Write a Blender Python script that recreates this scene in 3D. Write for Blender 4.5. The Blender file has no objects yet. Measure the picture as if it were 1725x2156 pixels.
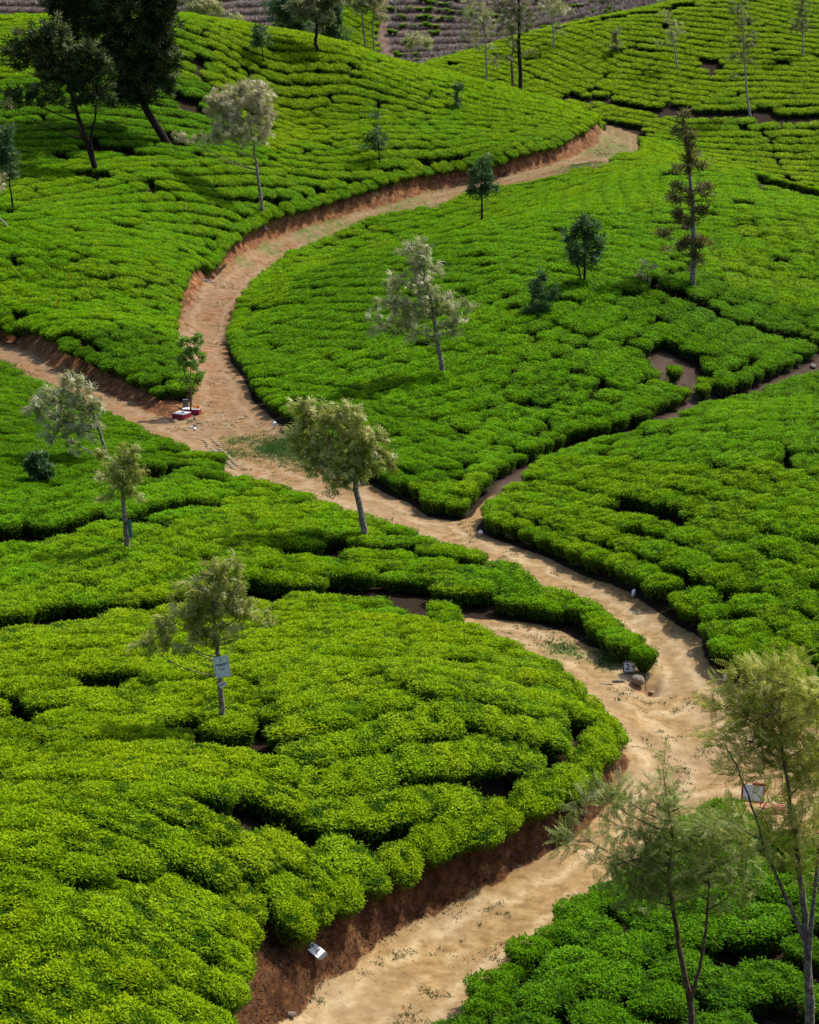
import bpy, math, random
import numpy as np
from mathutils import Vector, Matrix

random.seed(7)
rng = np.random.default_rng(7)
scene = bpy.context.scene
C = scene.collection
R = math.radians

# ------------------------------------------------------------------ camera, sky, sun, exposure
CAM_H, PITCH, FPX, IW, IH = 22.5, R(15.0), 4500.0, 1725.0, 2156.0
cam_data = bpy.data.cameras.new('camera')
cam_data.sensor_fit = 'HORIZONTAL'; cam_data.sensor_width = 36.0
cam_data.lens = 36.0 * FPX / IW
cam_data.clip_start = 0.5; cam_data.clip_end = 6000.0
cam = bpy.data.objects.new('camera', cam_data); C.objects.link(cam)
cam.location = (0, 0, CAM_H); cam.rotation_euler = (math.pi / 2 - PITCH, 0, 0)
scene.camera = cam

SUN_AZ, SUN_EL = R(52.0), R(57.0)            # azimuth measured from +Y towards +X
world = bpy.data.worlds.new('World'); scene.world = world
world.use_nodes = True
wn = world.node_tree.nodes; wl = world.node_tree.links
bg = wn.get('Background') or wn.new('ShaderNodeBackground')
sky = wn.new('ShaderNodeTexSky'); sky.sky_type = 'NISHITA'; sky.sun_disc = False
sky.sun_elevation = SUN_EL; sky.sun_rotation = SUN_AZ
sky.air_density = 1.0; sky.dust_density = 6.0; sky.altitude = 1200
wl.new(sky.outputs[0], bg.inputs['Color']); bg.inputs['Strength'].default_value = 0.115
sun_data = bpy.data.lights.new('sun', 'SUN'); sun_data.energy = 3.1; sun_data.angle = R(1.5)
sun_data.color = (1.0, 0.95, 0.86)
sun = bpy.data.objects.new('sun', sun_data); C.objects.link(sun)
sdir = Vector((math.sin(SUN_AZ) * math.cos(SUN_EL), math.cos(SUN_AZ) * math.cos(SUN_EL), math.sin(SUN_EL)))
sun.rotation_euler = sdir.to_track_quat('Z', 'Y').to_euler(); sun.location = (60, 60, 120)
scene.view_settings.view_transform = 'Standard'; scene.view_settings.look = 'None'
scene.view_settings.gamma = 1.0; scene.view_settings.use_curve_mapping = False
scene.view_settings.exposure = 0.58
scene.render.engine = 'CYCLES'
scene.cycles.max_bounces = 6; scene.cycles.diffuse_bounces = 3; scene.cycles.transmission_bounces = 3
scene.cycles.transparent_max_bounces = 4; scene.cycles.glossy_bounces = 2

# ------------------------------------------------------------------ helpers
def smooth(a, b, x):
    t = np.clip((x - a) / (b - a), 0, 1); return t * t * (3 - 2 * t)

def vnoise(x, y, seed=0):
    x = np.asarray(x, float); y = np.asarray(y, float)
    ix = np.floor(x).astype(np.int64); iy = np.floor(y).astype(np.int64)
    fx = x - ix; fy = y - iy
    fx = fx * fx * (3 - 2 * fx); fy = fy * fy * (3 - 2 * fy)
    def h(a, b):
        n = (a * 374761393 + b * 668265263 + seed * 974711) & 0xffffffff
        n = ((n ^ (n >> 13)) * 1274126177) & 0xffffffff
        return ((n ^ (n >> 16)) & 0xffff) / 65535.0
    return (h(ix, iy) * (1 - fx) + h(ix + 1, iy) * fx) * (1 - fy) + (h(ix, iy + 1) * (1 - fx) + h(ix + 1, iy + 1) * fx) * fy

def fbm(x, y, o=3, seed=0):
    s = 0; a = 0.5
    for k in range(o):
        s = s + a * (vnoise(x * 2 ** k, y * 2 ** k, seed + k) - 0.5); a *= 0.5
    return s

def mesh_np(name, V, F, mats=(), attrs=None, midx=None, smooth_f=False):
    """V (n,3); F list of (m,3)/(m,4) index arrays; attrs {name: per-vertex floats}."""
    me = bpy.data.meshes.new(name)
    V = np.asarray(V, np.float32)
    Fs = [np.asarray(f, np.int32) for f in F if len(f)]
    loops = np.concatenate([f.ravel() for f in Fs])
    tot = np.concatenate([np.full(len(f), f.shape[1], np.int32) for f in Fs])
    start = np.concatenate([[0], np.cumsum(tot)[:-1]]).astype(np.int32)
    me.vertices.add(len(V)); me.vertices.foreach_set('co', V.ravel())
    me.loops.add(len(loops)); me.loops.foreach_set('vertex_index', loops)
    me.polygons.add(len(tot)); me.polygons.foreach_set('loop_start', start)
    try: me.polygons.foreach_set('loop_total', tot)
    except Exception: pass
    for m in mats: me.materials.append(m)
    if midx is not None: me.polygons.foreach_set('material_index', np.asarray(midx, np.int32))
    me.polygons.foreach_set('use_smooth', np.full(len(tot), bool(smooth_f)))
    for k, a in (attrs or {}).items():
        at = me.attributes.new(k, 'FLOAT', 'POINT'); at.data.foreach_set('value', np.asarray(a, np.float32))
    me.update(calc_edges=True)
    return me

class MB:
    """collects shapes into one mesh"""
    def __init__(self): self.V = []; self.F3 = []; self.F4 = []; self.n = 0
    def add(self, V, F):
        V = np.asarray(V, float); self.V.append(V)
        for f in F:
            (self.F4 if len(f) == 4 else self.F3).append([i + self.n for i in f])
        self.n += len(V)
    def addnp(self, V, F):
        self.V.append(np.asarray(V, float)); F = np.asarray(F) + self.n
        (self.F4 if F.shape[1] == 4 else self.F3).extend(F.tolist()); self.n += len(V)
    def box(self, c, s, M=None):
        x, y, z = s[0] / 2, s[1] / 2, s[2] / 2
        V = np.array([[a * x, b * y, d * z] for a in (-1, 1) for b in (-1, 1) for d in (-1, 1)])
        if M is not None: V = V @ np.array(M.to_3x3()).T
        self.add(V + np.array(c), [(0, 1, 3, 2), (4, 6, 7, 5), (0, 4, 5, 1), (2, 3, 7, 6), (0, 2, 6, 4), (1, 5, 7, 3)])
    def tube(self, P, rad, n=6, cap=True, flare=None):
        P = np.asarray(P, float); rad = np.broadcast_to(np.asarray(rad, float), (len(P),))
        T = np.gradient(P, axis=0); T /= np.linalg.norm(T, axis=1)[:, None] + 1e-9
        ref = np.array([0.31, 0.95, 0.05]); V = []
        a = np.arange(n) * 2 * math.pi / n
        for p, t, r in zip(P, T, rad):
            u = np.cross(t, ref); u /= np.linalg.norm(u) + 1e-9; w = np.cross(t, u)
            V.append(p + r * (np.cos(a)[:, None] * u + np.sin(a)[:, None] * w))
        V = np.concatenate(V); F = []
        for i in range(len(P) - 1):
            for j in range(n):
                k = (j + 1) % n
                F.append((i * n + j, i * n + k, (i + 1) * n + k, (i + 1) * n + j))
        self.add(V, F)
        if cap:
            self.add([P[-1] + T[-1] * rad[-1]] + list(V[-n:]), [(0, 1 + j, 1 + (j + 1) % n) for j in range(n)])
    def mesh(self, name, mats=(), smooth_f=False, attrs=None):
        F = []
        if self.F4: F.append(self.F4)
        if self.F3: F.append(self.F3)
        return mesh_np(name, np.concatenate(self.V), F, mats, attrs, None, smooth_f)

def tag(o, label=None, cat=None, group=None, kind=None):
    if label: o['label'] = label
    if cat: o['category'] = cat
    if group: o['group'] = group
    if kind: o['kind'] = kind
    return o

def put(name, me, parent=None, loc=None, rot=None):
    me.name = name
    o = bpy.data.objects.new(name, me); C.objects.link(o)
    if parent is not None: o.parent = parent
    if loc is not None: o.location = loc
    if rot is not None: o.rotation_euler = rot
    return o

def empty(name, loc, rot=(0, 0, 0)):
    o = bpy.data.objects.new(name, None); C.objects.link(o)
    o.location = loc; o.rotation_euler = rot; o.empty_display_size = 0.2
    return o

# ------------------------------------------------------------------ node materials
def mat(name):
    m = bpy.data.materials.new(name); m.use_nodes = True
    nt = m.node_tree; nt.nodes.clear()
    return m, nt
def N(nt, t, **k):
    n = nt.nodes.new(t)
    for a, v in k.items(): setattr(n, a, v)
    return n
def ramp(nt, fac, stops):
    r = N(nt, 'ShaderNodeValToRGB'); e = r.color_ramp.elements
    while len(e) < len(stops): e.new(0.5)
    for el, (p, c) in zip(e, stops): el.position = p; el.color = (*c, 1)
    nt.links.new(fac, r.inputs[0]); return r.outputs[0]
def mixc(nt, f, a, b, mode='MIX'):
    m = N(nt, 'ShaderNodeMix', data_type='RGBA', blend_type=mode)
    for s, v in ((0, f), (6, a), (7, b)):
        if isinstance(v, (int, float)): m.inputs[s].default_value = v
        elif isinstance(v, tuple): m.inputs[s].default_value = (*v, 1)
        else: nt.links.new(v, m.inputs[s])
    return m.outputs[2]
def math_n(nt, op, a, b=None, clamp=False):
    m = N(nt, 'ShaderNodeMath', operation=op); m.use_clamp = clamp
    for i, v in enumerate((a, b)):
        if v is None: continue
        if isinstance(v, (int, float)): m.inputs[i].default_value = v
        else: nt.links.new(v, m.inputs[i])
    return m.outputs[0]
def noise(nt, scale, detail=3, vec=None, rough=0.6):
    n = N(nt, 'ShaderNodeTexNoise'); n.inputs['Scale'].default_value = scale; n.inputs['Detail'].default_value = detail
    n.inputs['Roughness'].default_value = rough
    if vec is not None: nt.links.new(vec, n.inputs['Vector'])
    return n.outputs[0]
def attr(nt, name, typ='GEOMETRY'):
    a = N(nt, 'ShaderNodeAttribute', attribute_name=name, attribute_type=typ); return a.outputs['Fac']
def geo_pos(nt): return N(nt, 'ShaderNodeNewGeometry').outputs['Position']
def finish(nt, col, rough=0.8, spec=0.3, bump=None, bstr=0.3, bdist=0.03, transl=0.0, tcol=None, metal=0.0):
    out = N(nt, 'ShaderNodeOutputMaterial'); p = N(nt, 'ShaderNodeBsdfPrincipled')
    if isinstance(col, tuple): p.inputs['Base Color'].default_value = (*col, 1)
    else: nt.links.new(col, p.inputs['Base Color'])
    if isinstance(rough, (int, float)): p.inputs['Roughness'].default_value = rough
    else: nt.links.new(rough, p.inputs['Roughness'])
    p.inputs['Specular IOR Level'].default_value = spec; p.inputs['Metallic'].default_value = metal
    if bump is not None:
        b = N(nt, 'ShaderNodeBump'); b.inputs['Strength'].default_value = bstr; b.inputs['Distance'].default_value = bdist
        nt.links.new(bump, b.inputs['Height']); nt.links.new(b.outputs[0], p.inputs['Normal'])
    if transl > 0:
        t = N(nt, 'ShaderNodeBsdfTranslucent'); c = tcol if tcol is not None else col
        if isinstance(c, tuple): t.inputs[0].default_value = (*c, 1)
        else: nt.links.new(c, t.inputs[0])
        mx = N(nt, 'ShaderNodeMixShader'); mx.inputs[0].default_value = transl
        nt.links.new(p.outputs[0], mx.inputs[1]); nt.links.new(t.outputs[0], mx.inputs[2]); nt.links.new(mx.outputs[0], out.inputs[0])
    else: nt.links.new(p.outputs[0], out.inputs[0])

def simple(name, col, rough=0.7, spec=0.3, vary=0.25, scale=12.0):
    m, nt = mat(name); n = noise(nt, scale, 4, geo_pos(nt))
    lo = tuple(c * (1 - vary) for c in col); hi = tuple(min(1, c * (1 + vary)) for c in col)
    finish(nt, ramp(nt, n, [(0.3, lo), (0.7, hi)]), rough, spec, n, 0.2, 0.01)
    return m

# ground: one shader for the whole terrain, steered by per-vertex attributes
def make_ground():
    m, nt = mat('earth'); P = geo_pos(nt)
    n1 = noise(nt, 0.35, 6, P); n2 = noise(nt, 3.0, 6, P); n3 = noise(nt, 18.0, 4, P); n4 = noise(nt, 0.9, 5, P)
    road = attr(nt, 'road'); bank = attr(nt, 'bank'); sand = attr(nt, 'sand'); grass = attr(nt, 'turf')
    sandc = ramp(nt, n2, [(0.3, (0.21, 0.125, 0.045)), (0.5, (0.32, 0.20, 0.080)), (0.72, (0.45, 0.31, 0.145))])
    redc = ramp(nt, n2, [(0.3, (0.165, 0.078, 0.030)), (0.52, (0.265, 0.145, 0.064)), (0.72, (0.35, 0.22, 0.115))])
    rc = mixc(nt, sand, redc, sandc)
    # tracks of paler worn sand and darker litter patches
    rc = mixc(nt, ramp(nt, n1, [(0.42, (0, 0, 0)), (0.62, (0.55, 0.55, 0.55))]), rc, mixc(nt, sand, (0.27, 0.18, 0.105), (0.40, 0.29, 0.165)))
    dd = attr(nt, 'inset'); dw = math_n(nt, 'ADD', dd, math_n(nt, 'MULTIPLY', math_n(nt, 'SUBTRACT', n4, 0.5), 1.6))
    trk = ramp(nt, math_n(nt, 'MULTIPLY', dw, 0.25), [(0.10, (0, 0, 0)), (0.18, (0.9, 0.9, 0.9)), (0.25, (0.05, 0.05, 0.05)), (0.40, (0, 0, 0)), (0.48, (0.8, 0.8, 0.8)), (0.56, (0, 0, 0))])
    trk = math_n(nt, 'MULTIPLY', trk, ramp(nt, noise(nt, 1.6, 6, P, .7), [(0.35, (0.15, 0.15, 0.15)), (0.6, (1, 1, 1))]))
    rc = mixc(nt, ramp(nt, noise(nt, 0.7, 5, P, .7), [(0.48, (0, 0, 0)), (0.66, (0.5, 0.5, 0.5))]), rc, mixc(nt, sand, (0.17, 0.09, 0.04), (0.20, 0.115, 0.042)))
    rc = mixc(nt, trk, rc, mixc(nt, sand, (0.34, 0.23, 0.14), (0.56, 0.42, 0.24)))
    lit = ramp(nt, noise(nt, 7.0, 5, P, 0.75), [(0.58, (0, 0, 0)), (0.66, (0.75, 0.75, 0.75))])
    rc = mixc(nt, lit, rc, (0.11, 0.065, 0.03))
    peb = ramp(nt, noise(nt, 26.0, 2, P), [(0.68, (0, 0, 0)), (0.72, (0.6, 0.6, 0.6))])
    rc = mixc(nt, peb, rc, (0.40, 0.31, 0.21))
    gcol = ramp(nt, n3, [(0.3, (0.05, 0.11, 0.015)), (0.7, (0.12, 0.20, 0.035))])
    gm = math_n(nt, 'MULTIPLY', grass, ramp(nt, noise(nt, 2.2, 6, P, 0.7), [(0.38, (0, 0, 0)), (0.6, (1, 1, 1))]))
    rc = mixc(nt, gm, rc, gcol)
    bankred = ramp(nt, n2, [(0.28, (0.09, 0.035, 0.015)), (0.5, (0.24, 0.10, 0.04)), (0.72, (0.40, 0.20, 0.09))])
    bankdark = ramp(nt, noise(nt, 5.0, 6, P, 0.8), [(0.35, (0.016, 0.007, 0.003)), (0.52, (0.055, 0.022, 0.008)), (0.64, (0.16, 0.065, 0.018)), (0.75, (0.34, 0.17, 0.05))])
    bankred = mixc(nt, ramp(nt, noise(nt, 2.2, 6, P, .75), [(0.45, (0, 0, 0)), (0.62, (0.8, 0.8, 0.8))]), bankred, bankdark)
    bc = mixc(nt, attr(nt, 'bank_shade'), bankred, bankdark)  # dark brown earth on the lower bank, with bush overhang shade painted in
    bc = mixc(nt, ramp(nt, noise(nt, 0.8, 4, P), [(0.60, (0, 0, 0)), (0.68, (0.85, 0.85, 0.85))]), bc, mixc(nt, n3, (0.22, 0.11, 0.035), (0.40, 0.25, 0.10)))
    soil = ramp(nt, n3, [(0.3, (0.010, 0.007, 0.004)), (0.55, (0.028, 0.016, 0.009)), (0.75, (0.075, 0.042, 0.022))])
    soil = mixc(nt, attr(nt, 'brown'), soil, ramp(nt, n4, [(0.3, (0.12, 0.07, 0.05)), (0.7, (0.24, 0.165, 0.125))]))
    edge = math_n(nt, 'ADD', road, math_n(nt, 'MULTIPLY', math_n(nt, 'SUBTRACT', n2, 0.5), 0.5))
    rf = ramp(nt, edge, [(0.4, (0, 0, 0)), (0.6, (1, 1, 1))])
    bf = ramp(nt, math_n(nt, 'ADD', bank, math_n(nt, 'MULTIPLY', math_n(nt, 'SUBTRACT', n2, 0.5), 0.7)), [(0.35, (0, 0, 0)), (0.6, (1, 1, 1))])
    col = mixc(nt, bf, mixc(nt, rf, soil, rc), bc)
    h = math_n(nt, 'ADD', math_n(nt, 'MULTIPLY', n2, 0.6), math_n(nt, 'MULTIPLY', n3, 0.4))
    finish(nt, col, 0.95, 0.15, h, 0.4, 0.045)
    return m
M_ground = make_ground()

def tea_leaf(name):
    m, nt = mat(name)
    y = attr(nt, 'young'); tint = attr(nt, 'tint', 'INSTANCER'); rnd = N(nt, 'ShaderNodeObjectInfo').outputs['Random']
    k = attr(nt, 'tone')
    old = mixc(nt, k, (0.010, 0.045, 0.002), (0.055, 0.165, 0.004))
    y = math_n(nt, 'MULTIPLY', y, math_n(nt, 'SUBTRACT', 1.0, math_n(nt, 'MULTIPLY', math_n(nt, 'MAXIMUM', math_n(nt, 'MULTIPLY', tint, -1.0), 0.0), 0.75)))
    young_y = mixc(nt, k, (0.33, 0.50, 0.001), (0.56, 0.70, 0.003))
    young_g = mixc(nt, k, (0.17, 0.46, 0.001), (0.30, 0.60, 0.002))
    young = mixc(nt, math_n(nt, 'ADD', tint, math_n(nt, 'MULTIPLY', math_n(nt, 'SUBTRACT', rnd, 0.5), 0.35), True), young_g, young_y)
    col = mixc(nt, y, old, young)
    finish(nt, col, 0.55, 0.06, None, transl=0.36, tcol=mixc(nt, 0.35, col, (0.42, 0.62, 0.002), 'MIX'))
    return m
M_tea = tea_leaf('tea_leaf')
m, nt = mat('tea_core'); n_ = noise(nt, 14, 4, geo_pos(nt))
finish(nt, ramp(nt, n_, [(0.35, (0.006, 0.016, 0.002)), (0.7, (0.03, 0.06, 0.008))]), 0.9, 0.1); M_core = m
m, nt = mat('dry_twig'); n_ = noise(nt, 6, 4, geo_pos(nt))
finish(nt, mixc(nt, attr(nt, 'tone'), (0.26, 0.19, 0.16), (0.75, 0.66, 0.57)), 0.9, 0.1); M_dry = m

def foliage(name, dark, mid, tip, transl=0.3, rough=0.55):
    m, nt = mat(name); k = attr(nt, 'tone')
    col = ramp(nt, k, [(0.0, dark), (0.5, mid), (1.0, tip)])
    finish(nt, col, rough, 0.25, None, transl=transl); return m
F_silver = foliage('silver_foliage', (0.17, 0.205, 0.055), (0.44, 0.46, 0.2), (0.9, 0.86, 0.62), 0.5)
F_olive = foliage('olive_foliage', (0.15, 0.185, 0.018), (0.4, 0.43, 0.075), (0.82, 0.79, 0.42), 0.5)
F_beige = foliage('beige_foliage', (0.22, 0.21, 0.1), (0.55, 0.5, 0.28), (0.92, 0.84, 0.62), 0.5)
F_fern = foliage('fern_foliage', (0.19, 0.23, 0.018), (0.47, 0.5, 0.065), (0.78, 0.74, 0.26), 0.5)
F_ferngreen = foliage('fern_green_foliage', (0.12, 0.18, 0.022), (0.31, 0.38, 0.075), (0.6, 0.62, 0.28), 0.5)
F_dark = foliage('dark_foliage', (0.014, 0.03, 0.008), (0.045, 0.075, 0.016), (0.24, 0.26, 0.09), 0.3)
F_blue = foliage('blue_green_foliage', (0.028, 0.075, 0.022), (0.075, 0.15, 0.045), (0.19, 0.29, 0.11), 0.4)
F_rust = foliage('rusty_foliage', (0.07, 0.055, 0.014), (0.16, 0.14, 0.035), (0.26, 0.28, 0.07), 0.4)
F_grey = foliage('grey_green_foliage', (0.2, 0.21, 0.085), (0.4, 0.41, 0.17), (0.65, 0.63, 0.36), 0.5)
F_bright = foliage('bright_foliage', (0.1, 0.22, 0.015), (0.22, 0.42, 0.05), (0.42, 0.6, 0.14), 0.4)
F_pine = foliage('sparse_foliage', (0.09, 0.095, 0.035), (0.21, 0.22, 0.085), (0.4, 0.41, 0.19), 0.4)

def bark(name, dark, pale, bias=0.5):
    m, nt = mat(name); P = geo_pos(nt)
    n = noise(nt, 9.0, 6, P, 0.7); n2 = noise(nt, 30, 4, P)
    c = ramp(nt, n, [(bias - 0.12, dark), (bias + 0.06, tuple((a + b) / 2 for a, b in zip(dark, pale))), (bias + 0.16, pale)])
    finish(nt, c, 0.9, 0.15, n2, 0.5, 0.02); return m
B_grey = bark('grey_bark', (0.075, 0.05, 0.035), (0.42, 0.36, 0.30), 0.47)
B_dark = bark('dark_bark', (0.012, 0.008, 0.006), (0.075, 0.05, 0.04), 0.55)
B_pale = bark('pale_bark', (0.14, 0.12, 0.09), (0.45, 0.42, 0.36), 0.45)
B_brown = bark('brown_bark', (0.09, 0.045, 0.025), (0.27, 0.18, 0.13), 0.5)

# ------------------------------------------------------------------ terrain: base height from surveyed spots
cp, sp = math.cos(PITCH), math.sin(PITCH)
def ray(u, v):
    a = (np.asarray(u, float) - IW / 2) / FPX; b = (IH / 2 - np.asarray(v, float)) / FPX
    return np.stack([a, cp + b * sp, -sp + b * cp], -1)          # per metre along the view axis
def spot(u, v, z):                                               # sight line meets height z
    d = ray(u, v); t = (z - CAM_H) / d[..., 2]; return (float(d[0] * t), float(d[1] * t), z)

def spotd(u, v, d):
    q = on_plane(u, v, d); return (q[0], q[1], q[2])
def on_plane(u, v, y):                                            # a sight line where it reaches depth y
    d = ray(u, v); t = y / d[1]; return np.array([d[0] * t, y, CAM_H + d[2] * t])
SPOTS = [spot(*s) for s in [
    # roads
    (650, 2130, -1.1), (900, 2140, -1.2), (862, 1945, -1.05), (1120, 1850, -0.9), (1250, 1760, -0.8), (1420, 1620, -0.45), (1650, 1620, -0.4), (1780, 1700, -0.5),
    (1400, 1500, -0.2), (1362, 1420, 0.0), (1400, 1340, 0.1), (1250, 1230, 0.2), (1100, 1140, 0.25), (960, 1110, 0.3), (800, 1055, 0.3), (650, 990, 0.3), (500, 900, 0.3),
    (430, 780, 0.3), (430, 690, 0.3), (455, 600, 0.6), (560, 515, 1.3), (680, 470, 2.0), (800, 435, 2.6), (930, 400, 3.2), (1050, 375, 3.9), (1160, 350, 4.5), (1250, 315, 5.0), (1310, 290, 5.2),
    (0, 735, 0.8), (200, 830, 0.5), (340, 890, 0.35),
    # side path
    (1250, 1420, 0.0), (1150, 1355, 0.1), (1000, 1305, 0.2),
    # front hill
    (468, 1545, 1.3), (100, 1400, 1.4), (100, 1700, 1.6), (100, 2000, 1.2), (450, 1850, 0.9), (900, 1600, 1.0), (1150, 1500, 0.6), (800, 1350, 0.6), (300, 1330, 0.9), (-150, 1500, 1.7), (-150, 2100, 1.2),
    # middle left
    (700, 1150, 0.6), (300, 1200, 0.9), (50, 1250, 0.9), (1100, 1240, 0.3), (100, 1000, 0.9), (-100, 1000, 1.2), (30, 860, 0.6), (0, 1120, 0.9), (300, 980, 0.5),
    # left hill
    (0, 600, 2.8), (200, 600, 2.8), (300, 740, 1.3), (60, 640, 1.8), (300, 400, 5.6), (100, 200, 11.0), (600, 250, 8.2), 
    (1245, 264, 6.2), (1000, 280, 6.6), (800, 330, 5.6), (500, 400, 4.6), (-150, 400, 6.5), (380, 560, 2.0), (100, 350, 7.0),
    # dome
    (600, 700, 1.2), (900, 700, 2.8), (935, 795, 2.0), (750, 900, 1.0), (900, 1000, 0.6), (900, 550, 4.0), (1100, 480, 5.2), (1200, 600, 4.6), (1250, 800, 2.1), (1280, 338, 5.3), (1500, 372, 6.2),
    (1725, 445, 5.2), (1600, 450, 5.9), (1700, 600, 3.6), (1600, 720, 2.1), (1700, 770, 1.6), (1430, 860, 1.0), (1200, 945, 0.5), (1040, 1060, 0.35), (700, 580, 2.6), (1400, 620, 4.3), (1850, 600, 3.6),
    # right field
    (1400, 1200, 0.9), (1600, 1000, 2.3), (1700, 1300, 1.2), (1300, 1050, 1.0), (1600, 1450, 0.3), (1850, 1000, 2.6), (1850, 1300, 1.6), (1500, 900, 1.6),
    # lower right
    (1400, 1950, -0.75), (1700, 2100, -0.7), (1650, 1800, -0.4), (1850, 1900, -0.5), (1150, 2130, -1.0),
    ]] + [spotd(*s) for s in [
    # far green hill and brown hillside: distances
    (1300, 240, 254), (1300, 150, 266), (390, 72, 181), (250, 60, 182), (700, 118, 188), (860, 156, 193), (1000, 187, 195), (1150, 232, 198), (0, 98, 178), (-200, 110, 175),
    (1300, 50, 280), (1300, 39, 283), (1150, 73, 277), (1150, 150, 265), (1000, 129, 269), (920, 144, 266), (1500, 240, 254.5), (1500, 100, 272.5), (1500, 0, 287),
    (1700, 380, 238), (1700, 250, 253), (1700, 50, 280), (1550, 330, 244), (1850, 300, 247), (1850, 60, 279),
    (600, 60, 318), (600, 0, 327), (900, 80, 316), (900, 0, 328), (1150, 0, 330), (300, 10, 328)]]
def wpt(u, d, z): return ((u - IW / 2) / FPX * d / 0.985, d, z)
SPOTS += [wpt(390, 200, 13.6), wpt(700, 204, 11.2), wpt(860, 208, 9.1), wpt(1000, 209, 7.5), wpt(1150, 212, 5.2), wpt(250, 205, 13.8), wpt(50, 215, 13.0), wpt(390, 222, 9.5), (-27, 242, 8.0), wpt(700, 224, 6.5), wpt(860, 224, 5.0), wpt(1000, 224, 3.5), wpt(1150, 226, 1.8), wpt(860, 250, 3.5), wpt(600, 275, 3.5), (-80, 240, 12.0), (-80, 290, 6.0),
          wpt(1500, 180, 2.5), wpt(1500, 210, -3.0), wpt(1725, 165, 1.8), wpt(1725, 200, -4.0), wpt(1400, 215, 1.5), wpt(1850, 200, -4.5), wpt(1340, 225, 1.5),
          wpt(920, 288, 5.5), wpt(1150, 298, 8.0), wpt(1300, 305, 10.5), wpt(1500, 315, 20.0), wpt(1500, 350, 18.0), wpt(1800, 320, 20.0), wpt(1800, 390, 20.0),
          wpt(860, 400, 44.0), wpt(300, 400, 46.0), wpt(1400, 420, 44.0), (-130, 60, 3.0), (-130, 150, 8.0), (-130, 330, 20.0), (130, 60, 4.0), (130, 150, 4.0), (130, 250, 2.0), (130, 330, 16.0), (-60, 60, 2.2), (60, 60, 2.0),
          (-40, 35, 0.8), (40, 35, -0.5), (0, 35, -1.3), (-130, 420, 48.0), (140, 430, 46.0)]
SP = np.array(SPOTS)
def tps_fit(S, lam):
    X = S[:, :2] / 100.0; n = len(X)
    D2 = ((X[:, None] - X[None]) ** 2).sum(-1)
    K = 0.5 * D2 * np.log(D2 + 1e-12) + lam * np.eye(n)
    Pm = np.concatenate([np.ones((n, 1)), X], 1)
    A = np.block([[K, Pm], [Pm.T, np.zeros((3, 3))]])
    return np.linalg.solve(A, np.concatenate([S[:, 2], np.zeros(3)]))
TW = tps_fit(SP, 6e-5)
def base_exact(x, y):
    sh = np.shape(x); x = np.ravel(x).astype(float); y = np.ravel(y).astype(float); out = np.empty(len(x))
    for i in range(0, len(x), 20000):
        xs, ys = np.clip(x[i:i + 20000], -150, 150) / 100, np.clip(y[i:i + 20000], 28, 440) / 100
        D2 = (xs[:, None] - SP[None, :, 0] / 100) ** 2 + (ys[:, None] - SP[None, :, 1] / 100) ** 2
        out[i:i + 20000] = (0.5 * D2 * np.log(D2 + 1e-12)) @ TW[:-3] + TW[-3] + TW[-2] * xs + TW[-1] * ys
    out = np.clip(out, -14, 62)
    k = smooth(22, -4, y); out = out * (1 - k) + (CAM_H - 1.7) * k   # the slope the photographer stands on
    far = smooth(420, 900, y) + smooth(150, 700, np.abs(x))
    out += np.clip(far, 0, 1) * (fbm(x / 160, y / 160, 3, 9) * 50 + 8)
    return out.reshape(sh)
GX0, GY0, GS = -152.0, 18.0, 1.0
gxs = np.arange(GX0, 153, GS); gys = np.arange(GY0, 446, GS)
GZ = base_exact(*np.meshgrid(gxs, gys))
def base(x, y):
    fx = np.clip((np.asarray(x, float) - GX0) / GS, 0, len(gxs) - 1.001); fy = np.clip((np.asarray(y, float) - GY0) / GS, 0, len(gys) - 1.001)
    ix = fx.astype(int); iy = fy.astype(int); fx = fx - ix; fy = fy - iy
    return (GZ[iy, ix] * (1 - fx) + GZ[iy, ix + 1] * fx) * (1 - fy) + (GZ[iy + 1, ix] * (1 - fx) + GZ[iy + 1, ix + 1] * fx) * fy

T_MARCH = np.concatenate([np.arange(28, 120, 0.2), np.arange(120, 420, 0.4)])
def at(u, v, h=0.0, f=None):
    """where the sight line through a spot of the survey photo meets the ground raised by h"""
    f = f or base
    d = ray(u, v); P = d[None] * T_MARCH[:, None]
    g = (CAM_H + P[:, 2]) - (f(P[:, 0], P[:, 1]) + h)
    i = int(np.argmax(g < 0))
    if i == 0: i = len(T_MARCH) - 1
    a, b = T_MARCH[i - 1], T_MARCH[i]
    k = g[i - 1] / (g[i - 1] - g[i] + 1e-9) if g[i] < 0 else 1.0
    t = a + (b - a) * np.clip(k, 0, 1)
    return np.array([d[0] * t, d[1] * t, CAM_H + d[2] * t])


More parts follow.
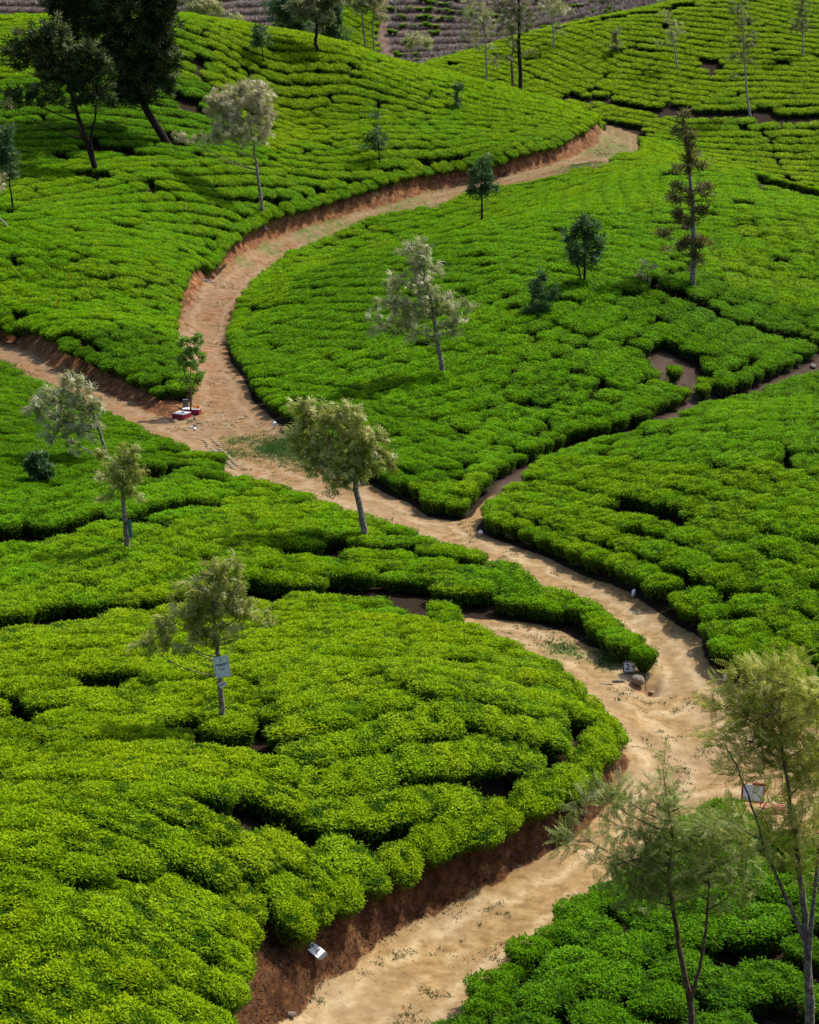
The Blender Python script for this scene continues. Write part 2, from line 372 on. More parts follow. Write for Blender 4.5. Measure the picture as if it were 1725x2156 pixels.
# ------------------------------------------------------------------ banks cut beside the roads (foot lines, height per point, uphill side on the left)
BANKS = [
    [(480, 2260, 0.86), (575, 2160, 0.86), (650, 2097, 0.90), (726, 2042, 0.95), (800, 1987, 0.99), (862, 1942, 0.99), (912, 1914, 0.95), (987, 1885, 0.95), (1062, 1842, 0.90), (1137, 1807, 0.86), (1200, 1765, 0.95),
     (1245, 1725, 0.9), (1275, 1690, 0.8), (1300, 1650, 0.6), (1312, 1615, 0.35), (1318, 1580, 0.0)],
    [(-120, 685, 0.9), (0, 717, 0.9), (32, 725, 0.9), (64, 746, 0.9), (107, 768, 0.8), (150, 787, 0.75), (192, 804, 0.7), (214, 821, 0.7), (246, 834, 0.65), (278, 847, 0.6), (320, 868, 0.45), (352, 880, 0.25), (400, 890, 0.0)],
    [(382, 770, 0.0), (375, 735, 0.25), (373, 704, 0.35), (385, 684, 0.4), (395, 659, 0.45), (410, 634, 0.5), (430, 609, 0.55), (445, 584, 0.65), (470, 559, 0.7), (500, 539, 0.8), (550, 507, 0.9), (600, 493, 1.0), (676, 467, 1.0),
     (751, 446, 1.0), (821, 428, 1.0), (863, 416, 1.1), (912, 400, 1.1), (987, 383, 1.2), (1052, 373, 1.2), (1112, 360, 1.3), (1162, 345, 1.3), (1212, 328, 1.2), (1252, 305, 0.9), (1270, 287, 0.5), (1265, 268, 0.0)]]
BW = []
for b in BANKS:
    pts = np.array([at(u, v)[:2] for u, v, h in b]); hs = np.array([h for _, _, h in b])
    # resample smoothly
    s = np.concatenate([[0], np.cumsum(np.linalg.norm(np.diff(pts, axis=0), axis=1))])
    q = np.arange(0, s[-1], 0.7); px = np.interp(q, s, pts[:, 0]); py = np.interp(q, s, pts[:, 1])
    for _ in range(3):
        px[1:-1] = (px[:-2] + 2 * px[1:-1] + px[2:]) / 4; py[1:-1] = (py[:-2] + 2 * py[1:-1] + py[2:]) / 4
    BW.append((np.stack([px, py], 1), np.interp(q, s, hs), q))
def bank_sd(b, x, y):
    """signed distance to the foot line (+ uphill), height there, arc length"""
    P, H, S = BW[b]; best = np.full(x.shape, 1e9); sd = np.full(x.shape, -1e9); hh = np.zeros(x.shape); ss = np.zeros(x.shape)
    for i in range(len(P) - 1):
        a = P[i]; e = P[i + 1] - a; L2 = e @ e
        t = np.clip(((x - a[0]) * e[0] + (y - a[1]) * e[1]) / L2, 0, 1)
        dx = x - a[0] - t * e[0]; dy = y - a[1] - t * e[1]; d = dx * dx + dy * dy
        m = d < best
        best[m] = d[m]; side = np.sign(e[0] * dy - e[1] * dx); sd[m] = (side * np.sqrt(d))[m]
        hh[m] = (H[i] + t * (H[i + 1] - H[i]))[m]; ss[m] = (S[i] + t * (S[i + 1] - S[i]))[m]
    return sd, hh, ss
def lift(x, y):
    x = np.asarray(x, float); y = np.asarray(y, float); z = np.zeros(x.shape); bk = np.zeros(x.shape); ms = np.zeros(x.shape)
    for b in range(3):
        P = BW[b][0]
        near = (x > P[:, 0].min() - 13) & (x < P[:, 0].max() + 13) & (y > P[:, 1].min() - 13) & (y < P[:, 1].max() + 13)
        if not near.any(): continue
        xs, ys = x[near], y[near]
        sd, h, s = bank_sd(b, xs, ys)
        w = sd + 0.55 * fbm(xs / 0.9, ys / 0.9, 4, 31 + b) + 0.5 * fbm(xs / 2.5, ys / 2.5, 2, 41 + b)
        if b == 2: w = w - 0.33 * np.abs(np.sin(s * math.pi / 1.15)) * smooth(0.75, 0.55, h) * (h > 0.2)   # hollows dug into the bank
        wid = 0.55 if b == 0 else (0.95 if b == 1 else 0.8)
        up = smooth(0, wid, w) * (0.86 + 0.14 * smooth(wid, 2.2, w)); fade = 1 - smooth(3.0, 12.0, sd)
        zz = h * up * fade; zz[sd < -2] = 0
        z[near] = np.maximum(z[near], zz)
        k = smooth(-0.12, 0.08, w) * (1 - smooth(wid + 0.25, wid + 0.9, w)) * (h > 0.12)
        bk[near] = np.maximum(bk[near], k); 
        if b == 0: ms[near] = np.maximum(ms[near], k)
    return z, bk, ms

# ------------------------------------------------------------------ bare ground between the tea: outlines (u, v, height of the thing whose edge was seen)
T = 0.78
ROAD = []
def seq(pts, h):
    for p in pts: ROAD.append((p[0], p[1], p[2] if len(p) > 2 else h))
# left edge of the upper road, on top of its bank, down to the tip by the shrine
seq([(1277, 262, 0), (1258, 268, .3), (1235, 285, .8), (1180, 308, 1.2), (1120, 325, 1.2), (1060, 340, 1.2), (1000, 352, 1.1), (940, 364, 1.1), (880, 377, 1.0), (830, 392, 1.0), (760, 410, 1.0), (700, 430, 1.0), (640, 447, 1.0),
     (560, 472, .9), (520, 497, .8), (478, 535, .7), (432, 570, .6), (397, 605, .5), (380, 645, .4), (373, 690, .3), (374, 735, .25), (388, 785, .2), (404, 850, .2)], 0)
seq([(365, 866, .3), (330, 852, .4), (270, 808, .6), (190, 774, .7), (130, 744, .8), (65, 703, .9), (0, 686, .9), (-120, 655, .9)], 0)
seq([(-120, 700), (0, 749), (50, 774), (100, 799), (215, 854), (300, 894)], T)
seq([(303, 922)], 0.2)
seq([(350, 917), (400, 935), (450, 955), (472, 976)], T)
seq([(462, 990)], 0.1)
seq([(480, 989), (550, 1004), (600, 1019), (650, 1034), (715, 1059), (760, 1072), (800, 1085), (862, 1106), (927, 1128), (1002, 1143), (1077, 1173), (1137, 1211), (1202, 1233), (1242, 1253), (1302, 1288), (1317, 1318), (1352, 1358), (1362, 1398)], T)
seq([(1360, 1420), (1312, 1390), (1277, 1374), (1232, 1359), (1182, 1329), (1132, 1314), (1082, 1309), (1012, 1304), (962, 1299)], 0)
seq([(975, 1304), (1017, 1315), (1052, 1338), (1102, 1355), (1137, 1378), (1182, 1400), (1212, 1430), (1252, 1465), (1277, 1495), (1302, 1530), (1314, 1560)], T)
seq([(1310, 1590, .1), (1290, 1617, .5), (1260, 1655, .8), (1210, 1692, 1), (1142, 1724, 1), (1112, 1744, 1), (1062, 1764, 1), (1012, 1789, 1), (962, 1806, 1), (927, 1822, 1), (892, 1846, 1), (863, 1858, 1), (800, 1890, 1), (726, 1935, 1), (671, 1970, 1), (625, 1998, 1),
     (585, 2000, 1), (545, 1975, 1), (530, 1985, 1), (560, 2030, 1), (520, 2070, 1), (500, 2140, 1), (470, 2240, 1)], 0)
seq([(860, 2250), (922, 2147), (992, 2085), (987, 2060), (1012, 2030), (1062, 1998), (1077, 1975), (1112, 1960), (1152, 1940), (1152, 1925), (1182, 1897), (1222, 1872), (1262, 1852), (1300, 1828), (1360, 1780), (1420, 1720), (1480, 1682), (1530, 1671), (1575, 1688), (1620, 1722), (1670, 1745), (1740, 1765), (1860, 1800)], T)
seq([(1860, 1540), (1725, 1500), (1640, 1475), (1570, 1450), (1527, 1428), (1517, 1418), (1492, 1398), (1480, 1368), (1477, 1341), (1437, 1323), (1402, 1298), (1362, 1273), (1327, 1248), (1282, 1228), (1222, 1208), (1162, 1178), (1107, 1158), (1062, 1143), (1022, 1128)], 0)
seq([(1003, 1098), (1012, 1082), (1042, 1057), (1075, 1025), (1112, 999), (1142, 974), (1212, 952), (1252, 937), (1312, 927), (1362, 907), (1432, 887), (1462, 867), (1507, 857), (1562, 842), (1612, 827), (1662, 807), (1725, 789), (1860, 740)], 0.35)
seq([(1860, 690), (1725, 752), (1718, 761), (1662, 791), (1632, 801), (1562, 836), (1535, 840), (1512, 846), (1500, 820), (1478, 794), (1442, 764), (1395, 742), (1352, 768), (1372, 798), (1392, 819), (1432, 849), (1437, 859), (1362, 899), (1297, 919), (1242, 932),
     (1212, 934), (1127, 979), (1082, 999), (1047, 1019), (1007, 1069)], 0)
seq([(992, 1090), (962, 1099), (902, 1089), (863, 1060), (826, 1045), (796, 1030), (750, 1006), (700, 976), (660, 946), (620, 910), (580, 890), (560, 870), (530, 845), (515, 820), (500, 790), (485, 765), (476, 725)], 0)
seq([(476, 690), (493, 659), (500, 624), (525, 594), (540, 569), (575, 544), (600, 520), (671, 492), (716, 476), (760, 455), (821, 440), (892, 430), (927, 425), (982, 400), (1047, 385), (1112, 380), (1152, 370), (1182, 363), (1227, 345), (1262, 350), (1272, 340), (1297, 320), (1332, 318), (1345, 300)], T)
seq([(1342, 283)], 0)
PR = np.array([at(u, v, h)[:2] for u, v, h in ROAD])
# narrow pluckers' paths and gaps: (points, width)
GAPS = [([(985, 1303, 0), (920, 1292, 0), (851, 1284, 0), (700, 1278, 0), (600, 1278, 0), (525, 1284, 0), (400, 1300, 0), (310, 1308, 0), (215, 1319, 0), (120, 1334, 0), (10, 1352, 0), (-120, 1372, 0)], 1.25),
        ([(480, 988, 0), (435, 1000, 0), (370, 1016, 0), (310, 1028, 0)], 1.2),
        ([(425, 1066, .5), (400, 1080, .3), (300, 1112, .2), (160, 1130, .2), (0, 1160, .2), (-100, 1180, .2)], 0.8),
        ([(1350, 600, .3), (1372, 618, 0), (1430, 652, 0), (1500, 682, 0), (1600, 717, 0), (1665, 727, 0), (1730, 742, 0), (1800, 760, 0)], 0.75),
        ([(1287, 1079, .3), (1362, 1094, .3), (1410, 1103, .3), (1460, 1116, .3)], 0.55),
        ([(575, 1174, .3), (700, 1169, .3), (863, 1170, .3)], 0.5),
        ([(1190, 212, 0), (1287, 225, 0), (1362, 236, 0), (1407, 240, 0), (1512, 248, 0), (1637, 253, 0), (1725, 258, 0), (1850, 264, 0)], 1.5),
        ([(1180, 62, .3), (1263, 46, .3), (1381, 27, .3), (1464, 10, .3)], 0.7),
        ([(1590, 250, 0), (1690, 405, 0)], 0.01)]
GAPW = [(np.array([at(*p)[:2] for p in g]), w) for g, w in GAPS]
BARE = [(385, 226, 1.3), (355, 310, 1.2), (410, 150, .75), (318, 424, 1.0), (270, 515, 0.9), (1690, 408, 4.0), (1660, 400, 3.0), (1725, 425, 4.0), (1500, 148, 1.5), (1480, 135, 1.2), (1640, 140, 1.1), (1080, 1490, 0.62),
        (500, 1490, .5), (210, 1680, 0.5), (730, 1215, .4), (1010, 1217, .5), (395, 1600, .5), (155, 1137, .7), (50, 1168, .6), (8, 1158, .6), (950, 145, 1.0), (590, 1710, .6), (560, 1640, .55), (1100, 1410, .5), (860, 1310, .5), (200, 390, 1.3), (130, 345, 1.1), (200, 320, 1.2), (260, 330, 1.2)]
BAREW = [(at(u, v)[:2], r) for u, v, r in BARE]

def seg_d(P, x, y, closed=False):
    n = len(P); d2 = np.full(x.shape, 1e9)
    for i in range(n if closed else n - 1):
        a = P[i]; e = P[(i + 1) % n] - a; L2 = e @ e + 1e-12
        t = np.clip(((x - a[0]) * e[0] + (y - a[1]) * e[1]) / L2, 0, 1)
        d2 = np.minimum(d2, (x - a[0] - t * e[0]) ** 2 + (y - a[1] - t * e[1]) ** 2)
    return np.sqrt(d2)
def inside(P, x, y):
    c = np.zeros(x.shape, bool); n = len(P)
    for i in range(n):
        a = P[i]; b = P[(i + 1) % n]
        if a[1] == b[1]: continue
        c ^= ((a[1] > y) != (b[1] > y)) & (x < (b[0] - a[0]) * (y - a[1]) / (b[1] - a[1]) + a[0])
    return c
def road_sd(x, y):
    d = np.full(x.shape, 30.0)
    near = (x > PR[:, 0].min() - 6) & (x < PR[:, 0].max() + 6) & (y > PR[:, 1].min() - 6) & (y < PR[:, 1].max() + 6)
    if near.any():
        xs, ys = x[near], y[near]; dd = seg_d(PR, xs, ys, True); dd[inside(PR, xs, ys)] *= -1; d[near] = dd
    return d
def excl_sd(x, y, rs=None):
    d = road_sd(x, y) if rs is None else rs.copy()
    for P, w in GAPW: d = np.minimum(d, seg_d(P, x, y) - w / 2)
    for c, r in BAREW: d = np.minimum(d, np.hypot(x - c[0], y - c[1]) - r + 0.3)
    return d

def brown_mask(x, y):                                            # the pruned hillside beyond the crests
    u = IW / 2 + FPX * x / (y * cp + 4)
    green_strip = smooth(700, 716, u) * smooth(800, 786, u)
    crest = np.interp(x, [-5, 1, 3.4, 8.1, 17.7, 27, 35, 45, 60], [250, 258, 268, 272, 281, 288, 294, 330, 340])
    far = smooth(4, 8, y - crest)
    return np.clip(far, 0, 1) * (1 - 0.95 * green_strip)
def height(x, y, full=False):
    x = np.asarray(x, float); y = np.asarray(y, float)
    z = base_exact(x, y); l, bk, ms = lift(x, y)
    z = z + l + 0.10 * fbm(x / 3.0, y / 3.0, 3, 5) + 0.05 * fbm(x / 0.7, y / 0.7, 3, 6) + bk * 0.35 * fbm(x / 0.45, y / 0.45, 3, 8)
    return (z, l, bk, ms) if full else z

# ------------------------------------------------------------------ ground sheet
def spaced(a, b, s0, s1):
    out = [a]
    while out[-1] < b: out.append(out[-1] + s0 + (s1 - s0) * (out[-1] - a) / (b - a))
    return out
half = spaced(0, 15, 0.15, 0.17); half += spaced(half[-1] + .2, 66, 0.22, 0.6)
side = []; d_ = 1.0; x_ = half[-1]
while x_ < 1500: x_ += d_; side.append(x_); d_ *= 1.6
posx = half[1:] + side
xs_ = np.array([-a for a in reversed(posx)] + [0.0] + posx)
ys_ = spaced(33, 336, 0.15, 0.95); d_ = 1.2
y_ = ys_[-1]
while y_ < 460: y_ += 3.0; ys_.append(y_)
while y_ < 2500: y_ += d_ * 6; ys_.append(y_); d_ *= 1.5
y_ = 33; pre = []; d_ = 0.8
while y_ > -200: y_ -= d_; pre.append(y_); d_ *= 1.35
ys_ = np.array(list(reversed(pre)) + ys_)
XX, YY = np.meshgrid(xs_, ys_); gx, gy = XX.ravel(), YY.ravel()
gz, gl, gb, gm = height(gx, gy, True)
core = (np.abs(gx) < 70) & (gy > 30) & (gy < 345)
rs = np.full(gx.shape, 30.0); rs[core] = road_sd(gx[core], gy[core])
roadm = smooth(0.25, -0.25, rs); roadm[rs > 2] = 0
# wheel ruts and a shallow crown on the road
gz = gz - 0.05 * roadm * smooth(0.2, 1.0, -rs) + roadm * 0.018 * fbm(gx / 0.55, gy / 0.55, 3, 77) + roadm * 0.028 * fbm(gx / 1.7, gy / 1.7, 2, 78)
gz = gz - roadm * 0.85 * 0.05 * fbm(gx / 0.7, gy / 0.7, 3, 6) - roadm * 0.5 * 0.10 * fbm(gx / 3.0, gy / 3.0, 3, 5)
# the washed-out hollow by the painted number stone
for (u, v, r, dep) in [(1362, 1438, 0.35, 0.25), (1372, 1450, 0.35, 0.32), (1335, 1446, .25, .15)]:
    c = at(u, v); gz -= dep * np.exp(-((gx - c[0]) ** 2 + (gy - c[1]) ** 2) / (r * r))
pit = np.zeros_like(gx)
for (u, v, r) in [(1362, 1440, 0.5), (1378, 1455, 0.5), (1340, 1450, .45)]:
    c = at(u, v); pit = np.maximum(pit, np.exp(-(((gx - c[0]) ** 2 + (gy - c[1]) ** 2) / (r * r)) ** 2))
gb = np.maximum(gb, pit * 0.5)
turf = np.zeros_like(gx)
for (u, v, r) in [(600, 935, 1.6), (640, 950, 1.5), (570, 940, 1.2), (1300, 305, 4.0), (1230, 345, 3.0), (1270, 320, 3), (860, 432, 3), (700, 480, 3), (480, 955, .9), (500, 925, .8), (470, 975, .7), (1180, 1365, .6), (1290, 1390, .8), (1210, 1375, .7), (500, 545, 1.2), (560, 520, 1.5), (650, 488, 2)]:
    c = at(u, v); turf = np.maximum(turf, np.exp(-((gx - c[0]) ** 2 + (gy - c[1]) ** 2) / (r * r)) * 0.95)
turf *= smooth(0.3, -0.1, rs)
turf = np.maximum(turf, 0.40 * smooth(140, 200, gy) * (rs < 0.3))
sand = smooth(112, 62, gy)
gully = np.zeros_like(gx)
uu = IW / 2 + FPX * gx / (gy * cp + (CAM_H - gz) * sp + 1e-6)
gully = smooth(1005, 1060, uu) * (gy > 80) * (gy < 130) * (rs < 1)
road_attr = roadm * (1 - 0.75 * gully)
brown = np.zeros_like(gx); brown[core] = brown_mask(gx[core], gy[core]); brown = np.maximum(brown, (gy > 340) * 1.0); brown = np.maximum(brown, gully * 0.38 * roadm)
GATTR = dict(road=road_attr, bank=gb, bank_shade=gm * 0.72, sand=sand, turf=turf, brown=brown, inset=np.clip(-rs, 0, 4))
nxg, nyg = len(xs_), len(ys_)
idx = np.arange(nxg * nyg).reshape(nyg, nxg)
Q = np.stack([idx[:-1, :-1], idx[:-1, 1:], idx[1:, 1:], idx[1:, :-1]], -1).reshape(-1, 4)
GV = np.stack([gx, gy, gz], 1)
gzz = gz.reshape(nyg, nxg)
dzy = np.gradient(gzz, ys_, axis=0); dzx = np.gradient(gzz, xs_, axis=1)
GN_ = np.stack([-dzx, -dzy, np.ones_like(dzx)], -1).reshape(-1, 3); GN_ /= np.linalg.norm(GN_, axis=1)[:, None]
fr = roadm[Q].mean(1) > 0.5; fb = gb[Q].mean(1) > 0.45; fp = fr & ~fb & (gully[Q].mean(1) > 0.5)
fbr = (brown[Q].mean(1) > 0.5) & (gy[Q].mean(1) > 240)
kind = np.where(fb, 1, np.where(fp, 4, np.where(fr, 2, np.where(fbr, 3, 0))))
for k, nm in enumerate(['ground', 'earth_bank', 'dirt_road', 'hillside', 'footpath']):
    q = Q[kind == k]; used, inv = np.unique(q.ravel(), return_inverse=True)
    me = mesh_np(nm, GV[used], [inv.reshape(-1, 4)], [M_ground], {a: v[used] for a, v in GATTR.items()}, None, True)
    me.normals_split_custom_set_from_vertices(GN_[used].tolist())
    tag(put(nm, me), kind='structure')

# quick lookups on the finished sheet
def hz(x, y):
    x = np.asarray(x, float); y = np.asarray(y, float)
    i = np.clip(np.searchsorted(xs_, x) - 1, 0, nxg - 2); j = np.clip(np.searchsorted(ys_, y) - 1, 0, nyg - 2)
    a = (x - xs_[i]) / (xs_[i + 1] - xs_[i]); b = (y - ys_[j]) / (ys_[j + 1] - ys_[j])
    return (gzz[j, i] * (1 - a) + gzz[j, i + 1] * a) * (1 - b) + (gzz[j + 1, i] * (1 - a) + gzz[j + 1, i + 1] * a) * b
def hnorm(x, y, e=0.8):
    zx = (hz(x + e, y) - hz(x - e, y)) / (2 * e); zy = (hz(x, y + e) - hz(x, y - e)) / (2 * e)
    n = np.stack([-zx, -zy, np.ones_like(zx)], -1); return n / np.linalg.norm(n, axis=-1, keepdims=True)
def atg(u, v, h=0.0): return at(u, v, h, hz)

# ------------------------------------------------------------------ tea bushes
def leaf_quads(P, D, L, W, up=0.0):
    """flat diamond leaves: base P, direction D (unit), length, width -> verts (n*4,3), quads"""
    n = len(P); r = rng.normal(size=(n, 3))
    if up > 0: r = r * (1 - up) + np.array([0, 0, up * 2.0])     # blades lie open to the sky
    S = np.cross(D, r); S /= np.linalg.norm(S, axis=1)[:, None] + 1e-9
    L = np.broadcast_to(L, (n,))[:, None]; W = np.broadcast_to(W, (n,))[:, None]
    V = np.stack([P, P + D * L * 0.5 + S * W * 0.5, P + D * L, P + D * L * 0.5 - S * W * 0.5], 1).reshape(-1, 3)
    return V, np.arange(n * 4).reshape(n, 4)
def unit(a): return a / (np.linalg.norm(a, axis=-1, keepdims=True) + 1e-9)

def bush_mesh(name, seed, n_top, n_side, leaf, Rb=0.64, H=0.78, lump=0.26, fleck=0.14):
    g = np.random.default_rng(seed)
    ph = g.uniform(0, 6.28, 4); am = g.uniform(0.04, 0.12, 4)
    def outline(th): return Rb * (1 + am[0] * np.sin(2 * th + ph[0]) + am[1] * np.sin(3 * th + ph[1]) + 0.6 * am[2] * np.sin(5 * th + ph[2]))
    hx = g.uniform(0, 50, 2)
    def top_z(x, y, q): return H * (1 - 0.20 * q ** 7) + lump * fbm((x + hx[0]) / 0.34, (y + hx[1]) / 0.34, 2, seed)
    # plucking table
    th = g.uniform(0, 2 * math.pi, n_top); q = np.sqrt(g.uniform(0, 1, n_top)) * 1.02; r = q * outline(th)
    x, y = r * np.cos(th), r * np.sin(th); P1 = np.stack([x, y, top_z(x, y, q) - g.uniform(0.0, 0.10, n_top)], 1)
    az = g.uniform(0, 2 * math.pi, n_top); el = g.uniform(R(-10), R(52), n_top)
    D1 = np.stack([np.cos(az) * np.cos(el), np.sin(az) * np.cos(el), np.sin(el)], 1)
    D1 = unit(D1 + 0.55 * (q ** 4)[:, None] * np.stack([np.cos(th), np.sin(th), 0 * th], 1))
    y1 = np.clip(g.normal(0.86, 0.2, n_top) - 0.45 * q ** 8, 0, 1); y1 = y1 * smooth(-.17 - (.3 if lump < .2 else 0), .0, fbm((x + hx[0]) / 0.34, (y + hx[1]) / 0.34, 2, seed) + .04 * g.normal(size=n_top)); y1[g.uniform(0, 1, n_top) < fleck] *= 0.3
    # flanks
    th = g.uniform(0, 2 * math.pi, n_side); zz = H * g.uniform(0.20, 0.96, n_side) ** 0.85
    r = outline(th) * (0.62 + 0.40 * np.sqrt(zz / H)) * g.uniform(0.85, 1.03, n_side)
    P2 = np.stack([r * np.cos(th), r * np.sin(th), zz], 1)
    D2 = unit(np.stack([np.cos(th), np.sin(th), g.uniform(-0.7, 0.9, n_side)], 1) + 0.6 * g.normal(size=(n_side, 3)))
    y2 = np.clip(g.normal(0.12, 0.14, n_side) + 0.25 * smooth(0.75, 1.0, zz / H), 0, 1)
    P = np.concatenate([P1, P2]); D = np.concatenate([D1, D2]); Y = np.concatenate([y1, y2])
    L = leaf * g.uniform(0.7, 1.35, len(P)) * (0.85 + 0.3 * (1 - Y)); W = L * g.uniform(0.36, 0.5, len(P))
    V, F = leaf_quads(P, D, L, W, 0.62)
    tone = np.clip(g.normal(0.5, 0.25, len(P)), 0, 1)
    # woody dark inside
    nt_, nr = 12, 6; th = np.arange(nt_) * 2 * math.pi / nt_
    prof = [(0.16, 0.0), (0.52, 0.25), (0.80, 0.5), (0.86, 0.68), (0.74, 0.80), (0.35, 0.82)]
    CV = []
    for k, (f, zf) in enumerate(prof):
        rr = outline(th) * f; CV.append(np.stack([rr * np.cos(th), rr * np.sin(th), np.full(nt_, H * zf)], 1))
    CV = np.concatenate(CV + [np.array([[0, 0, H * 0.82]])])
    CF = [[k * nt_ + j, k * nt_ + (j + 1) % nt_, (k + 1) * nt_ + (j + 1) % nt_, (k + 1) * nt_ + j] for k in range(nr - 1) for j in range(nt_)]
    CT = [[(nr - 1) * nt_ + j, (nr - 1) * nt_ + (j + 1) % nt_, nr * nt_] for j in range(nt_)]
    # a few crooked stems at the foot
    ns = 9; a_ = g.uniform(0, 6.28, ns); PS = np.stack([.10 * np.cos(a_), .10 * np.sin(a_), 0 * a_ - .03], 1)
    DS = unit(np.stack([np.cos(a_) * .75, np.sin(a_) * .75, g.uniform(.5, 1.0, ns)], 1)); SV, SF = leaf_quads(PS, DS, g.uniform(.5, .75, ns), g.uniform(.03, .055, ns))
    V = np.concatenate([V, SV]); F = np.concatenate([F, SF + len(V) - len(SV)]); Y = np.concatenate([Y, np.zeros(ns)]); tone = np.concatenate([tone, g.uniform(0, .4, ns)])
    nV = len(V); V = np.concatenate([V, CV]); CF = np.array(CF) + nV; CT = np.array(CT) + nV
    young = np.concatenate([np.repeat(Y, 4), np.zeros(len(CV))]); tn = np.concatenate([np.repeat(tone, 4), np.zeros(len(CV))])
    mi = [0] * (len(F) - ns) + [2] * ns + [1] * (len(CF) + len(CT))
    return mesh_np(name, V, [np.concatenate([F, CF]), CT], [M_tea, M_core, M_dry], dict(young=young, tone=tn), mi)

PROTO = []
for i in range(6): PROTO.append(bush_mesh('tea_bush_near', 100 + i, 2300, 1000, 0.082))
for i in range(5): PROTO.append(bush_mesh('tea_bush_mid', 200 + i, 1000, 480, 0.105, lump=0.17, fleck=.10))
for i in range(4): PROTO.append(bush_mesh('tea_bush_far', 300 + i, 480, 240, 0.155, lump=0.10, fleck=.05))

# row guides: (u1, v1, u2, v2, spacing across, spacing along, tint)
ROWS = [(1300, 180, 1500, 208, 1.55, .85, 1.0), (1100, 110, 1300, 190, 1.6, .85, 1.0), (1550, 150, 1700, 154, 1.55, .85, 1.0), (1600, 320, 1720, 322, 1.75, .85, .7), (1450, 290, 1600, 292, 1.7, .85, .6), (1350, 60, 1500, 75, 1.55, .85, .85), (1700, 60, 1760, 70, 1.5, .85, .8), (980, 140, 1080, 170, 1.4, .85, .8),
        (200, 450, 400, 455, 1.25, .82, .2), (700, 200, 860, 235, 1.25, .82, .65), (600, 130, 760, 150, 1.25, .82, .85), (1050, 250, 1180, 290, 1.25, .82, .5), (300, 620, 400, 640, 1.15, .8, .25), (120, 640, 260, 690, 1.15, .8, .2), (100, 250, 300, 258, 1.45, .82, -.3), (800, 330, 950, 330, 1.25, .8, .3), (100, 100, 250, 92, 1.3, .82, .5),
        (700, 650, 900, 655, 1.2, .78, -.28), (850, 850, 1000, 800, 1.22, .78, -.05), (1100, 930, 1160, 840, 1.25, .8, 0.0), (1300, 840, 1380, 770, 1.2, .8, -.25), (1150, 520, 1330, 560, 1.25, .8, -.05), (1600, 640, 1560, 480, 1.4, .8, .35), (1450, 520, 1400, 400, 1.3, .8, .2), (650, 900, 850, 960, 1.1, .78, -.2), (1500, 760, 1620, 700, 1.2, .85, -.5),
        (1362, 1140, 1640, 1240, 1.2, .78, .4), (1150, 1090, 1330, 1130, 1.2, .78, .4), (1480, 1000, 1540, 880, 1.2, .8, -.1), (1680, 1000, 1690, 860, 1.25, .8, -.25), (1550, 1350, 1700, 1440, 1.2, .78, .3),
        (600, 1160, 860, 1155, 1.2, .78, .35), (1050, 1220, 1250, 1290, 1.2, .78, .3), (100, 1230, 300, 1150, 1.2, .78, .3), (700, 1240, 900, 1250, 1.1, .78, .4),
        (600, 1400, 900, 1405, 1.2, .85, .8), (200, 1650, 500, 1720, 1.2, .9, .9), (950, 1560, 1200, 1600, 1.2, .85, .75), (300, 1950, 480, 2080, 1.2, .9, .85), (200, 1400, 400, 1385, 1.2, .85, .8), (750, 1750, 950, 1700, 1.2, .9, .8),
        (100, 1000, 250, 1015, 1.15, .8, -.5), (60, 850, 200, 900, 1.1, .8, -.5), (120, 1130, 280, 1080, 1.15, .8, -.1),
        (1250, 2010, 1450, 2080, 1.5, 1.45, -.6), (1600, 1900, 1720, 1960, 1.5, 1.4, -.6), (1400, 1850, 1520, 1760, 1.4, 1.3, -.5)]
seeds = []
for u1, v1, u2, v2, ac, al, ti in ROWS:
    a = at(u1, v1)[:2]; b = at(u2, v2)[:2]; seeds.append(((a + b) / 2, math.atan2(b[1] - a[1], b[0] - a[0]), ac, al, ti))
SX = np.array([s[0] for s in seeds])
pts = []
def warp(x, y): return 0.9 * fbm(x / 6, y / 6, 2, 51), 0.9 * fbm(x / 6, y / 6, 2, 57)
for k, (c, th, ac, al, ti) in enumerate(seeds):
    others = np.sort(np.linalg.norm(SX - c, axis=1)); rad = 75
    nj, ni = int(rad / ac), int(rad / al)
    J, I = np.meshgrid(np.arange(-nj, nj + 1), np.arange(-ni, ni + 1), indexing='ij')
    p = I * al + (J % 2) * al * 0.5 + rng.uniform(-0.16, 0.16, I.shape) * al; q = J * ac + rng.uniform(-0.055, 0.055, I.shape) * ac
    p, q = p.ravel(), q.ravel()
    # rows bow gently
    q = q + 0.004 * p ** 2 * math.sin(k * 2.1) * 0.6
    x = c[0] + p * math.cos(th) - q * math.sin(th); y = c[1] + p * math.sin(th) + q * math.cos(th)
    wx, wy = warp(x, y); x = x + wx; y = y + wy
    half_w = 0.197 * y + 9
    ok = (y > 36) & (y < 345) & (np.abs(x) < half_w)
    x, y = x[ok], y[ok]
    d = np.linalg.norm(SX[None] * np.array([1, 0.6]) - np.stack([x, y * 0.6], 1)[:, None], axis=2)
    ok = d.argmin(1) == k
    x, y = x[ok], y[ok]
    pts.append(np.stack([x, y, np.full(len(x), th), np.full(len(x), al), np.full(len(x), ac), np.full(len(x), ti), np.zeros(len(x))], 1))
B = np.concatenate(pts)
